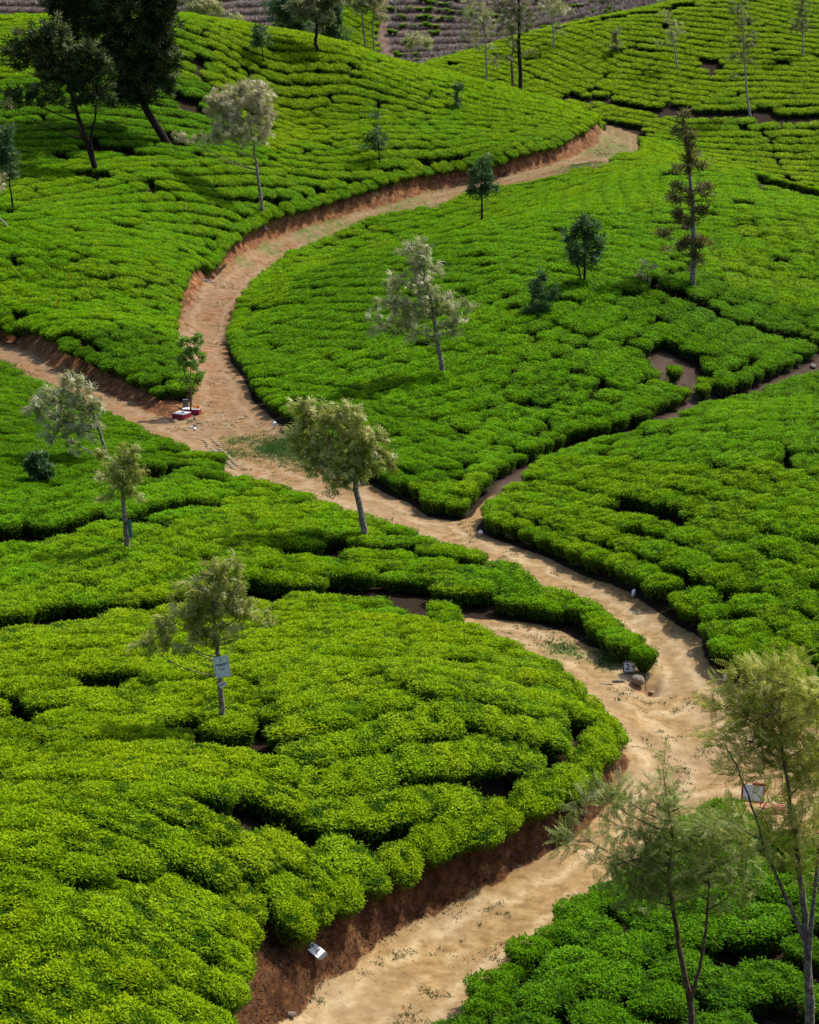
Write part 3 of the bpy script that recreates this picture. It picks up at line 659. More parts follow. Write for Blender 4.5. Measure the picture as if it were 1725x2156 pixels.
# a tidy hedge line along every road edge
n = len(PR)
line = []
for P, closed in [(PR, True)]:
    for i in range(n):
        a, b = P[i], P[(i + 1) % n]; L = np.linalg.norm(b - a)
        if L > 60: continue
        e = (b - a) / L; nn = np.array([e[1], -e[0]])
        for s in np.arange(0, L, 0.62):
            for sg in (1, -1):
                line.append((*(a + e * s + sg * nn * (0.60 + random.uniform(-0.05, 0.09))), math.atan2(e[1], e[0])))
line = np.array(line)
lx, ly = line[:, 0], line[:, 1]
sdl = road_sd(lx, ly)
keep = (sdl > 0.42) & (sdl < 0.85) & (ly > 36) & (ly < 240)
line = line[keep]
# thin the line to one bush every 0.7 m
sel = []; cell = {}
def crowd(cell, x, y, r):
    i, j = int(x // r), int(y // r)
    for a in (-1, 0, 1):
        for b in (-1, 0, 1):
            for (px, py) in cell.get((i + a, j + b), ()):
                if (px - x) ** 2 + (py - y) ** 2 < r * r: return True
    return False
for l in line:
    if crowd(cell, l[0], l[1], 0.66): continue
    cell.setdefault((int(l[0] // 0.66), int(l[1] // 0.66)), []).append((l[0], l[1])); sel.append(l)
line = np.array(sel)
k_near = np.linalg.norm((SX[None] - line[:, None, :2]) * np.array([1, .6]), axis=2).argmin(1)
LB = np.stack([line[:, 0], line[:, 1], line[:, 2], np.full(len(line), .82), np.full(len(line), 1.05), np.array([seeds[k][4] for k in k_near]), np.ones(len(line))], 1)
# keep row bushes clear of the roads, gaps and each other
sd = excl_sd(B[:, 0], B[:, 1]); rsB = road_sd(B[:, 0], B[:, 1])
B = B[(sd > 0.40) & ((rsB > 1.0))]
hole = (rsB[(sd > 0.40) & (rsB > 1.0)] > 2.2) & (B[:, 3] < 1.2) & (vnoise(B[:, 0] / 1.4, B[:, 1] / 1.4, 91) > 0.885) & (rng.uniform(0, 1, len(B)) < 0.75) | (rng.uniform(0, 1, len(B)) < 0.012)
B = B[~hole]
LB = LB[excl_sd(LB[:, 0], LB[:, 1], road_sd(LB[:, 0], LB[:, 1])) > 0.36]
EXTRA = [(1296, 1345, .5, 1), (1318, 1360, .5, 1), (1356, 1386, .5, 2), (1340, 1368, .5, 2), (455, 977, .3, 2), (436, 972, .4, 1), (416, 966, .5, 1), (398, 960, .5, 1), (420, 985, .4, 1), (384, 845, .3, 1), (396, 832, .3, 1), (372, 838, .4, 1), (1417, 790, .3, 2), (1408, 782, .3, 2), (1436, 836, .2, 2), (1478, 826, .3, 2), (1484, 815, .3, 2)]
EB = np.array([[*at(u, v, h)[:2], random.uniform(0, 3), .72, .95, .1, k] for u, v, h, k in EXTRA])
B = np.concatenate([EB, LB, B])
cell = {}; kp = []
for i, b in enumerate(B):
    if crowd(cell, b[0], b[1], 0.60): continue
    cell.setdefault((int(b[0] // 0.60), int(b[1] // 0.60)), []).append((b[0], b[1])); kp.append(i)
B = B[kp]
# fill seams where two plots of rows meet
fx_ = rng.uniform(-62, 62, 150000); fy_ = 36 + 300 * rng.uniform(0, 1, 150000); ok = np.abs(fx_) < .197 * fy_ + 6; fx_, fy_ = fx_[ok], fy_[ok]
rf_ = road_sd(fx_, fy_); ok = (rf_ > 1.0) & (vnoise(fx_ / 1.4, fy_ / 1.4, 91) < 0.875); fx_, fy_, rf_ = fx_[ok], fy_[ok], rf_[ok]
ok = excl_sd(fx_, fy_, rf_) > 0.55; fx_, fy_ = fx_[ok], fy_[ok]
cell2 = {}
for b in B: cell2.setdefault((int(b[0] // 1.0), int(b[1] // 1.0)), []).append((b[0], b[1]))
fill = []
ks_ = np.linalg.norm((SX[None] - np.stack([fx_, fy_], 1)[:, None]) * np.array([1, .6]), axis=2).argmin(1)
for x, y, k in zip(fx_, fy_, ks_):
    r_ = 0.90 if y < 230 else 1.0
    if seeds[k][2] > 1.3 or crowd(cell2, x, y, 1.0): continue
    cell2.setdefault((int(x // 1.0), int(y // 1.0)), []).append((x, y)); fill.append((x, y, seeds[k][1], .8, 1.15, seeds[k][4], 0))
print('filled', len(fill))
B = np.concatenate([B, np.array(fill)])
brn = brown_mask(B[:, 0], B[:, 1])
BR = B[brn > 0.5]; B = B[brn <= 0.5]
nb = len(B); bx, by = B[:, 0], B[:, 1]
bz = hz(bx, by) - 0.04
nrm = hnorm(bx, by, 1.2); nrm = unit(nrm * 0.75 + np.array([0, 0, 0.25]))
yaw = B[:, 2] + rng.normal(0, 0.15, nb) + math.pi * rng.integers(0, 2, nb)
base_s = 1.0 + 0.10 * rng.normal(size=nb)
sx = B[:, 3] / 0.80 * 1.16 * np.clip(base_s, .8, 1.3); sy = B[:, 4] / 1.15 * np.where(B[:, 4] > 1.36, 0.94, 0.97) * np.clip(1 + 0.06 * rng.normal(size=nb), .8, 1.2)
edge = B[:, 6] > 0; sx[edge] = 1.05 * np.clip(base_s[edge], .85, 1.2); sy[edge] = 0.84
sm_ = B[:, 6] > 1.5; sx[sm_] = 0.66; sy[sm_] = 0.62
fat = (B[:, 3] > 1.25) & ~edge; sx[fat] = 1.28 * np.clip(base_s[fat], .8, 1.3); sy[fat] = 1.2 * np.clip(1 + .1 * rng.normal(size=fat.sum()), .8, 1.3)
big = 1 + 0.22 * smooth(70, 45, by) * (~edge)
sz = (1.0 + 0.22 * fbm(bx / 2.2, by / 2.2, 3, 17) + 0.05 * rng.normal(size=nb)) * np.where(by > 230, 0.92, 1.0)
small = rng.uniform(0, 1, nb) < 0.05; sx[small] *= 0.75; sy[small] *= 0.75; sz[small] *= 0.8
def eul(nv, a):
    X = np.array([math.cos(a), math.sin(a), 0]); Yv = np.cross(nv, X); Yv /= np.linalg.norm(Yv); X = np.cross(Yv, nv)
    return Matrix((X, Yv, nv)).transposed().to_euler()
EU = np.array([tuple(eul(nrm[i], yaw[i])) for i in range(nb)])
tint = np.clip(B[:, 5] + 0.55 * fbm(bx / 9, by / 9, 3, 23) + 0.1 * rng.normal(size=nb), -1, 1)  # plot tint; the broad noise also paints in some cloud shade
var = np.where(by < 100, rng.integers(0, 6, nb), np.where(by < 185, 6 + rng.integers(0, 5, nb), 11 + rng.integers(0, 4, nb)))

# the nearest bushes in view are things of their own
zc = by * cp + (CAM_H - bz) * sp
bu = IW / 2 + FPX * bx / zc; bv = IH / 2 - FPX * ((bz + 0.5 - CAM_H) * cp + by * sp) / zc
inview = (bu > -25) & (bu < IW + 25) & (bv < IH + 35)
near_i = np.where(inview)[0]; near_i = near_i[np.argsort(zc[near_i])][:300]
LMP = {'notice-board tree': at(468, 1548)[:2], 'tilted number slab': at(660, 2002, .5)[:2], 'dark hole': at(1080, 1490)[:2], 'forked sapling': at(1462, 2200)[:2]}
GROUP = 'clipped tea bushes in the foreground'
vv_ = (sx * sy)[near_i]; V25, V75 = np.quantile(vv_, [.25, .75]); Z30, Z70 = np.quantile(sz[near_i], [.3, .7])
for i in near_i:
    o = bpy.data.objects.new('tea_bush', PROTO[int(rng.integers(0, 6))]); C.objects.link(o)
    o.location = (bx[i], by[i], bz[i]); o.rotation_euler = EU[i]; o.scale = (sx[i], sy[i], sz[i]); o['tint'] = float(tint[i])
    right = bu[i] > 880 and bv[i] > 1640
    lm, lw = min([((LMP[n_][0] - bx[i]) ** 2 + (LMP[n_][1] - by[i]) ** 2, n_) for n_ in LMP if (n_ == 'forked sapling') == right])
    dx_, dy_ = bx[i] - LMP[lw][0], by[i] - LMP[lw][1]
    far_ = 'right beside' if lm < 1.6 ** 2 else 'a few steps' if lm < 3.3 ** 2 else 'some way' if lm < 5.5 ** 2 else 'far'
    dir_ = ['right of', 'behind and right of', 'behind', 'behind and left of', 'left of', 'before and left of', 'before', 'before and right of'][int(round(math.atan2(dy_, dx_) / (math.pi / 4))) % 8]
    vol = sx[i] * sy[i]; adj = 'broad' if vol > V75 else 'small' if vol < V25 else 'tall' if sz[i] > Z70 else 'low' if sz[i] < Z30 else ''
    if far_ == 'far' and lm > 8.5 ** 2: far_ = 'very far'
    lab = '%s %s tea bush %s %s the %s' % (adj, ('dark green' if right else 'yellow-green') + (' roadside' if edge[i] else ''), far_, '' if far_ == 'right beside' else dir_, lw)
    lab = ' '.join(lab.split())
    tag(o, lab, 'tea bush', GROUP)
rest = np.ones(nb, bool); rest[near_i] = False; rest = np.where(rest)[0]

def scatter_object(name, P, rot, scale, var, tint, protos, extra_mats=()):
    """one object that sets many small meshes on its points"""
    me = bpy.data.meshes.new(name); me.vertices.add(len(P)); me.vertices.foreach_set('co', np.asarray(P, np.float32).ravel())
    for nm, ty, a, key in (('rot', 'FLOAT_VECTOR', rot, 'vector'), ('scl', 'FLOAT_VECTOR', scale, 'vector'), ('var', 'INT', var, 'value'), ('tint', 'FLOAT', tint, 'value')):
        t = me.attributes.new(nm, ty, 'POINT'); t.data.foreach_set(key, np.asarray(a, np.int32 if ty == 'INT' else np.float32).ravel())
    col = bpy.data.collections.new(name + '_kinds')
    for k, pm in enumerate(protos):
        po = bpy.data.objects.new('%s_kind_%02d' % (name, k), pm); col.objects.link(po)
    o = put(name, me)
    g = bpy.data.node_groups.new(name + '_set', 'GeometryNodeTree')
    g.interface.new_socket('Geometry', in_out='INPUT', socket_type='NodeSocketGeometry'); g.interface.new_socket('Geometry', in_out='OUTPUT', socket_type='NodeSocketGeometry')
    gi = g.nodes.new('NodeGroupInput'); go = g.nodes.new('NodeGroupOutput')
    ip = g.nodes.new('GeometryNodeInstanceOnPoints'); ci = g.nodes.new('GeometryNodeCollectionInfo')
    ci.inputs['Collection'].default_value = col; ci.inputs['Separate Children'].default_value = True; ci.inputs['Reset Children'].default_value = True
    def na(nm, ty):
        a = g.nodes.new('GeometryNodeInputNamedAttribute'); a.data_type = ty; a.inputs[0].default_value = nm
        return [s for s in a.outputs if s.enabled and s.name == 'Attribute'][0]
    L = g.links.new
    L(gi.outputs[0], ip.inputs['Points']); L(ci.outputs[0], ip.inputs['Instance']); ip.inputs['Pick Instance'].default_value = True
    L(na('var', 'INT'), ip.inputs['Instance Index']); L(na('scl', 'FLOAT_VECTOR'), ip.inputs['Scale'])
    e2r = g.nodes.new('FunctionNodeEulerToRotation'); L(na('rot', 'FLOAT_VECTOR'), e2r.inputs[0]); L(e2r.outputs[0], ip.inputs['Rotation'])
    L(ip.outputs[0], go.inputs[0])
    md = o.modifiers.new('set', 'NODES'); md.node_group = g
    return o
o = scatter_object('tea_bushes', np.stack([bx, by, bz], 1)[rest], EU[rest], np.stack([sx, sy, sz], 1)[rest], var[rest], tint[rest], PROTO)
tag(o, kind='stuff')

# pruned tea on the brown hillside: grey-brown stubs and twigs, a few still green
def stub_mesh(name, seed):
    g = np.random.default_rng(seed); n = 150
    P = np.stack([g.normal(0, 0.34, n), g.normal(0, 0.25, n), g.uniform(0, 0.2, n)], 1)
    D = unit(np.stack([g.normal(0, 0.6, n), g.normal(0, 0.6, n), g.uniform(0.3, 1.2, n)], 1))
    V, F = leaf_quads(P, D, g.uniform(0.25, 0.75, n), g.uniform(0.04, 0.11, n))
    return mesh_np(name, V, [F], [M_dry], dict(tone=np.repeat(np.clip(g.normal(0.4, 0.3, n), 0, 1), 4)))
SPROTO = [stub_mesh('stub', 400 + i) for i in range(5)]
jj = []
yrow = 246.0
while yrow < 345:
    xx = np.arange(-72, 80, 0.62); jj.append(np.stack([xx + rng.uniform(-.2, .2, len(xx)), yrow + 1.5 * fbm(xx / 14, yrow / 9 + 0 * xx, 2, 3) * 2 + rng.uniform(-.22, .22, len(xx)) + 0.02 * xx], 1)); yrow += 2.5
S = np.concatenate(jj); S = S[brown_mask(S[:, 0], S[:, 1]) > 0.6]
S = S[(np.abs(S[:, 0]) < 0.2 * S[:, 1] + 8)]
trail = np.abs(S[:, 0] - ((815 - IW / 2) / FPX * S[:, 1] - (S[:, 1] - 310) * 0.05)) > 0.9; S = S[trail]
isgreen = (vnoise(S[:, 0] / 3.2, S[:, 1] / 3.2, 12) > 0.60) & (rng.uniform(0, 1, len(S)) < 0.65)
sg = S[~isgreen]; m_ = len(sg)
o = scatter_object('pruned_tea_stubs', np.stack([sg[:, 0], sg[:, 1], hz(sg[:, 0], sg[:, 1])], 1), np.stack([0 * sg[:, 0], 0 * sg[:, 0], rng.uniform(-.6, .6, m_)], 1),
                   np.repeat(rng.uniform(0.75, 1.35, m_)[:, None], 3, 1), rng.integers(0, 5, m_), np.zeros(m_), SPROTO); tag(o, kind='stuff')
sg = S[isgreen]; m_ = len(sg)
o = scatter_object('regrowing_tea', np.stack([sg[:, 0], sg[:, 1], hz(sg[:, 0], sg[:, 1])], 1), np.stack([0 * sg[:, 0], 0 * sg[:, 0], rng.uniform(0, 6, m_)], 1),
                   np.stack([rng.uniform(.55, 1.0, m_), rng.uniform(.5, .8, m_), rng.uniform(0.6, 1.05, m_)], 1), rng.integers(0, 4, m_), np.full(m_, 0.05), PROTO[11:15]); tag(o, kind='stuff')

# ------------------------------------------------------------------ trees
def frond_template(kind):
    """unit-length frond along +X: rows of verts per quad"""
    q = []
    def blade(p, d, L, w, n=(0, 0, 1)):
        p = np.array(p, float); d = np.array(d, float); s = np.cross(n, d); s = s / (np.linalg.norm(s) + 1e-9)
        q.append(np.stack([p, p + d * L * 0.5 + s * w / 2, p + d * L, p + d * L * 0.5 - s * w / 2]))
    if kind == 'fern':
        q.append(np.array([[0, -.008, 0], [0.95, -.004, -.10], [0.95, .004, -.10], [0, .008, 0]]))
        for i in range(7):
            t = 0.06 + 0.12 * i; L = (0.16, .22, .25, .25, .23, .19, .14)[i]
            for s in (-1, 1):
                d = np.array([math.cos(R(50)), s * math.sin(R(50)), -0.10 + .12 * math.sin(i * 2.3 + s)]); blade((t, 0, -0.10 * t * t), d, L, 0.07, (0.0, 0.2 * s, 1))
        blade((0.9, 0, -.09), (1, 0, -.2), 0.18, 0.05)
    elif kind == 'plume':                                        # silky drooping feather
        for a, el, L in ((0, .15, 1.0), (24, 0.0, .85), (-26, .05, .85), (50, -.1, .6), (-52, -.05, .6)):
            ca, sa = math.cos(R(a)), math.sin(R(a))
            m_ = np.array([ca * L * .55, sa * L * .55, el * L + .02]); e_ = m_ + np.array([ca * L * .4, sa * L * .35, -0.22 * L])
            s_ = np.array([-sa, ca, .2]) * 0.05
            q.append(np.stack([np.array([0, 0, 0]) - s_ * .5, m_ - s_, m_ + s_, np.array([0, 0, 0]) + s_ * .5]))
            q.append(np.stack([m_ - s_, e_, e_ + s_ * .1, m_ + s_]))
    elif kind == 'tuft':
        for a, el in ((0, .3), (40, .0), (-45, .1), (85, .35), (-95, .3), (170, .5)):
            blade((0, 0, 0), (math.cos(R(a)), math.sin(R(a)), el), 0.75 + 0.25 * math.cos(R(a)), 0.2, (0.3, 0.1, 1))
    elif kind == 'leaf':
        for a, el in ((0, .1), (55, -.1), (-60, -.05), (110, .2), (-115, .2)):
            blade((0, 0, 0), (math.cos(R(a)), math.sin(R(a)), el), 0.8, 0.34, (0.2, 0.1, 1))
    return np.array(q)
FT = {k: frond_template(k) for k in ('fern', 'plume', 'tuft', 'leaf')}

def fronds(Pp, D, L, kind, tone):
    q = FT[kind]; n = len(Pp)
    r = rng.normal(size=(n, 3)) * 0.6 + np.array([0, 0, 1.0])
    S = unit(np.cross(r, D)); U = np.cross(D, S)
    V = (Pp[:, None, None, :] + L[:, None, None, None] * (q[None, ..., 0:1] * D[:, None, None, :] + q[None, ..., 1:2] * S[:, None, None, :] + q[None, ..., 2:3] * U[:, None, None, :]))
    V = V.reshape(-1, 3); F = np.arange(len(V)).reshape(-1, 4)
    return V, F, np.repeat(np.clip(tone, 0, 1), q.shape[0] * 4)

def tree(name, label, cat, base_px, trunk_px, blobs, fol, brk, kind='plume', size=0.42, dens=1.0, per=7, r0=0.12, r1=None, group=None, depth=0.8, wind=(-0.35, -0.1, 0.0),
         h0=0.0, tip=0.5, stems=None, sprig=0.22, y_fixed=None, limb=0.45, solid=0.5, droop=0.0):
    """trunk and crown traced in metres at the tree's own distance; blobs = (u, v, ru, rv[, density])"""
    if y_fixed is None: Pb = atg(base_px[0], base_px[1], h0)
    else:
        Pb = on_plane(base_px[0], base_px[1], y_fixed)
    Pb = np.array([Pb[0], Pb[1], float(hz(Pb[0], Pb[1]))]); y0 = Pb[1]
    pl = lambda u, v: on_plane(u, v, y0)
    mpp = np.linalg.norm(pl(base_px[0] + 1, base_px[1]) - pl(base_px[0], base_px[1]))
    t = empty(name, Pb); tag(t, label, cat, group)
    tk = MB(); limbs_pts = []
    def course(px, ra, rb, n=7):
        P = np.array([Pb + np.array([0, 0, -0.15])] + [pl(*p) for p in px]) if px is not None else None
        s = np.linspace(0, len(P) - 1, (len(P) - 1) * 4 + 1); k = np.arange(len(P))
        Q = np.stack([np.interp(s, k, P[:, i]) for i in range(3)], 1)
        for _ in range(2): Q[1:-1] = (Q[:-2] + 2 * Q[1:-1] + Q[2:]) / 4
        Q[1:-1] += rng.normal(0, ra * 0.12, Q[1:-1].shape); Q[:, 1] += np.linspace(0, 1, len(Q)) * rng.normal(0, .2)
        rad = np.linspace(ra, rb, len(Q)); rad[0] *= 1.35
        tk.tube(Q, rad, n); return Q
    r1 = r1 if r1 is not None else r0 * 0.35
    main = course(trunk_px, r0, r1); trunks = [main]
    for st in (stems or []): trunks.append(course(st, r0 * 0.7, r1 * 0.7, 6))
    AL = np.concatenate(trunks)
    cen = []; Ps = []; Ds = []; Tn = []; Ls = []
    zt = max(pl(b[0], b[1] - b[3])[2] for b in blobs); zb_ = min(pl(b[0], b[1] + b[3])[2] for b in blobs)
    br = MB()
    for b in blobs:
        u, v, ru, rv = b[:4]; dn = b[4] if len(b) > 4 else 1.0
        c = pl(u, v); a, bb = ru * mpp, rv * mpp; dep = max(a, bb) * depth
        c = c + np.array([0, rng.normal(0, 0.25) * dep, 0])
        # limb to the blob
        dz = c[2] - AL[:, 2]; hd = np.linalg.norm(AL[:, :2] - c[:2], axis=1)
        j = int(np.argmin(np.abs(dz - limb * hd) + 0.35 * hd + (dz < -0.1) * 3 + (AL[:, 2] < Pb[2] + 0.25 * (zb_ - Pb[2])) * 4))
        A = AL[j]; mid = A * 0.5 + c * 0.5 + np.array([0, 0, -0.08 * np.linalg.norm(c - A)]) + rng.normal(0, .05, 3) * np.linalg.norm(c - A)
        s = np.linspace(0, 1, 6)[:, None]; LQ = (1 - s) ** 2 * A + 2 * s * (1 - s) * mid + s * s * c
        rl = max(r0 * 0.30 * math.sqrt(min(1, a / (8 * r0 + 1e-6))), 0.012)
        br.tube(LQ, np.linspace(rl, rl * .35, 6), 5, False)
        anchor = np.concatenate([LQ[2:], AL[np.abs(AL[:, 2] - c[2]) < bb]]) if (np.abs(AL[:, 2] - c[2]) < bb).any() else LQ[1:]
        area = math.pi * a * bb
        nt = max(5, int(dens * dn * area / (size * size) * (5.0 if kind == 'fern' else 2.3)))
        g = unit(rng.normal(size=(nt, 3))) * (rng.uniform(0.03, 1, (nt, 1)) ** solid)
        W = c + g * np.array([a, dep, bb])
        for w in W[:: 2 if nt > 60 else 1]:
            k = int(np.argmin(((anchor - w) ** 2).sum(1))); A2 = anchor[k]; m2 = (A2 + w) / 2 + rng.normal(0, .06, 3) * np.linalg.norm(w - A2)
            br.tube(np.array([A2, m2, w]), np.array([rl * .4, rl * .25, 0.004]).clip(0.005, 1), 3, False)
        Wr = np.repeat(W, per, 0); gr = np.repeat(g, per, 0); n = len(Wr)
        D = unit(gr * np.array([0.8, 0.8, 0.5]) + rng.normal(0, 0.55, (n, 3)) + np.array(wind) + np.array([0, 0, 0.12 - droop]))
        Ps.append(Wr + rng.normal(0, sprig * size, (n, 3))); Ds.append(D); Ls.append(size * rng.uniform(0.6, 1.25, n))
        lump = np.repeat(rng.normal(0, .16, nt), per)
        Tn.append(0.38 + lump + rng.normal(0, .12, n) + tip * (rng.uniform(0, 1, n) < 0.16 + 0.35 * np.clip(gr[:, 2], 0, 1)) * rng.uniform(.3, 1, n))
    tk.V += br.V; off = tk.n; tk.F3 += [[i + off for i in f] for f in br.F3]; tk.F4 += [[i + off for i in f] for f in br.F4]; tk.n += br.n
    put('trunk', tk.mesh('trunk', [brk], True), t)
    V, F, tn = fronds(np.concatenate(Ps), np.concatenate(Ds), np.concatenate(Ls), kind, np.concatenate(Tn))
    cr = mesh_np('crown', V - Pb, [F], [fol], dict(tone=tn)); put('crown', cr, t)
    for ch in t.children:
        if ch.name.split('.')[0] == 'trunk': ch.data.transform(Matrix.Translation(-Vector(Pb)))
    return t, Pb, main

G_SIL = 'young silver-leaved trees scattered through the tea'
G_FAR = 'thin trees on the far green hill'
G_BACK = 'trees in the dip behind the left hill'
G_DARK = 'small blue-green saplings in the tea'
TR = {}
tree('tall_tree', 'huge dark shade tree with the thick leaning trunk at the upper left', 'tree', (356, 320), [(345, 290), (310, 235), (285, 170), (255, 110), (235, 40), (225, -40)],
     [(240, 40, 95, 75), (300, 100, 75, 70), (340, 60, 40, 60), (170, 35, 60, 50), (275, 170, 60, 45), (230, -40, 120, 60), (330, -20, 70, 60), (130, -10, 50, 40), (345, 130, 32, 55), (310, 165, 35, 35, .8), (220, 120, 50, 40), (300, 205, 42, 28, .8), (255, 205, 30, 22, .6), (345, 185, 26, 30, .7)],
     F_dark, B_dark, 'tuft', 0.62, 1.0, 6, 0.36, 0.12, wind=(-.15, 0, 0), tip=0.35, stems=[[(345, 290), (322, 250), (306, 220), (305, 205)]])
tree('tall_tree', 'dark forked tree with pale-tipped crown left of the huge shade tree', 'tree', (210, 376), [(195, 340), (185, 300), (168, 255), (155, 210), (138, 165), (120, 120)],
     [(120, 165, 55, 38), (195, 175, 50, 45), (185, 130, 40, 30), (75, 95, 45, 45, .8), (110, 70, 40, 35), (30, 115, 35, 30, .7), (40, 195, 45, 25, .5), (160, 115, 55, 35), (90, 130, 45, 35), (215, 210, 25, 25, .6), (100, 205, 45, 22, .6), (215, 130, 28, 26), (20, 225, 30, 12, .5), (165, 215, 30, 16, .5)],
     F_dark, B_dark, 'tuft', 0.5, 0.95, 6, 0.24, 0.06, wind=(-.3, 0, 0), tip=0.85, stems=[[(197, 335), (190, 290), (203, 240), (205, 180)], [(192, 325), (172, 285), (160, 262)]])
tree('silver_tree', 'pale beige silver-leaved tree with round crown above the upper road bend', 'tree', (556, 470), [(553, 440), (547, 400), (540, 345), (532, 300), (525, 260)],
     [(490, 235, 52, 48), (545, 215, 38, 45), (515, 190, 38, 22), (500, 275, 55, 35), (455, 215, 26, 25), (560, 265, 25, 35), (450, 290, 30, 18, .8), (515, 180, 12, 12), (405, 295, 28, 9, .9), (380, 285, 14, 7)],
     F_beige, B_grey, 'plume', 0.46, 1.0, 7, 0.17, 0.05, G_SIL, tip=.7, h0=.3)
tree('silver_tree', 'widest silver-grey tree standing alone in the middle of the round tea hill', 'tree', (938, 798), [(930, 765), (921, 720), (913, 670), (905, 620), (893, 570)],
     [(868, 530, 28, 24), (895, 555, 32, 32), (905, 590, 40, 30), (850, 600, 38, 22), (835, 640, 45, 30), (890, 640, 48, 35), (935, 655, 35, 35), (980, 640, 22, 14, .8), (800, 680, 30, 18, .8), (860, 685, 50, 28), (960, 690, 30, 25, .8), (915, 700, 30, 18, .7), (900, 520, 18, 14)],
     F_silver, B_grey, 'plume', 0.40, 0.9, 7, 0.15, 0.045, G_SIL, tip=.65, h0=.3)
tree('silver_tree', 'windswept olive-silver tree overhanging the road at the middle of the scene', 'tree', (773, 1153), [(766, 1110), (759, 1070), (748, 1035), (750, 990), (752, 940), (748, 890)],
     [(640, 858, 30, 24), (668, 880, 42, 30), (640, 920, 40, 30), (700, 920, 52, 38), (745, 890, 40, 38), (770, 930, 45, 38), (690, 975, 55, 34), (745, 985, 50, 35), (790, 965, 36, 28), (815, 975, 22, 20, .7), (640, 965, 30, 20, .7), (720, 1025, 35, 16, .6), (725, 855, 22, 16)],
     F_olive, B_grey, 'plume', 0.34, 1.15, 8, 0.15, 0.06, G_SIL, tip=.75, h0=.2, droop=.1)
tree('silver_tree', 'silver tree bent leftwards beside the left branch road', 'tree', (238, 1000), [(228, 970), (219, 945), (208, 905), (195, 875), (180, 850)],
     [(140, 800, 26, 16), (170, 815, 32, 20), (115, 835, 42, 24), (165, 845, 42, 26), (195, 865, 30, 28), (95, 860, 36, 20, .9), (140, 880, 46, 26), (120, 912, 36, 24, .8), (180, 905, 36, 26, .8), (165, 940, 34, 16, .5)],
     F_silver, B_grey, 'plume', 0.36, 1.0, 7, 0.10, 0.035, G_SIL, tip=.8, h0=.1, wind=(-.7, 0, .1))
TR['post'] = tree('silver_tree', 'slender olive tree with a green plate on its trunk at the left', 'tree', (268, 1180), [(267, 1150), (265, 1110), (261, 1065), (260, 1010), (262, 970)],
     [(262, 955, 34, 20), (245, 985, 38, 26), (285, 990, 26, 28), (225, 1000, 22, 18, .7), (262, 1020, 40, 22, .9), (238, 1045, 28, 20, .6), (285, 1040, 24, 22, .6), (210, 955, 10, 10, .6)],
     F_olive, B_grey, 'plume', 0.32, 1.0, 7, 0.13, 0.045, G_SIL, tip=.5, h0=.2)
TR['sign'] = tree('silver_tree', 'olive tree with the white notice board nailed to its trunk', 'tree', (469, 1552), [(468, 1510), (467, 1470), (465, 1420), (461, 1370), (455, 1320), (452, 1270)],
     [(440, 1205, 34, 18), (480, 1220, 34, 24), (425, 1240, 48, 26), (480, 1260, 46, 30), (400, 1280, 48, 26), (450, 1290, 55, 32), (515, 1290, 42, 22), (565, 1305, 24, 14, .7), (370, 1310, 45, 24, .9), (430, 1330, 50, 28), (490, 1335, 35, 18, .7), (340, 1345, 40, 22, .7), (300, 1352, 26, 9, .7), (390, 1355, 45, 18, .7), (488, 1185, 14, 10)],
     F_olive, B_grey, 'plume', 0.28, 1.1, 8, 0.095, 0.04, G_SIL, tip=.6, h0=.15)
tree('sapling', 'bright green broad-leaved sapling beside the little shrine at the fork', 'sapling', (402, 862), [(400, 830), (400, 795), (402, 770)],
     [(395, 745, 20, 14, .8), (415, 715, 12, 12), (385, 722, 14, 10), (428, 748, 9, 14, .9), (402, 768, 26, 14, .7), (378, 760, 12, 14, .7), (390, 798, 16, 12, .5), (420, 785, 14, 10, .5), (412, 735, 14, 10)],
     F_bright, B_brown, 'leaf', 0.22, 0.9, 5, 0.05, 0.02, h0=.2, tip=.5, stems=[[(401, 830), (388, 790), (382, 750)], [(402, 825), (416, 780), (422, 740)]])
tree('sapling', 'dark sapling at the near edge of the upper road', 'sapling', (1016, 474), [(1015, 450), (1015, 420), (1013, 390), (1018, 350)],
     [(1018, 345, 16, 18), (1005, 372, 18, 18), (1028, 378, 20, 18), (1012, 398, 24, 14), (1036, 400, 14, 14, .7), (996, 395, 10, 14, .7)], F_blue, B_dark, 'tuft', 0.5, 0.75, 6, 0.10, 0.03, G_DARK, h0=.3, tip=.4)
tree('sapling', 'dark blue-green sapling, the tallest on the right of the round hill', 'sapling', (1232, 606), [(1231, 570), (1232, 530), (1228, 490)],
     [(1228, 465, 16, 18), (1210, 490, 22, 22), (1245, 490, 22, 22), (1228, 520, 38, 28), (1212, 550, 24, 18, .8), (1245, 548, 22, 18, .8)], F_blue, B_dark, 'tuft', 0.42, 0.75, 6, 0.08, 0.03, G_DARK, h0=.3, tip=.4,
     stems=[[(1222, 580), (1215, 550), (1212, 510)]])
tree('sapling', 'low bushy blue-green sapling left of the tallest dark sapling', 'sapling', (1142, 668), [(1141, 640), (1142, 600)],
     [(1145, 590, 18, 16), (1130, 612, 22, 18), (1152, 620, 22, 22), (1135, 640, 28, 18)], F_blue, B_dark, 'tuft', 0.36, 0.75, 6, 0.06, 0.02, G_DARK, h0=.3, tip=.3)
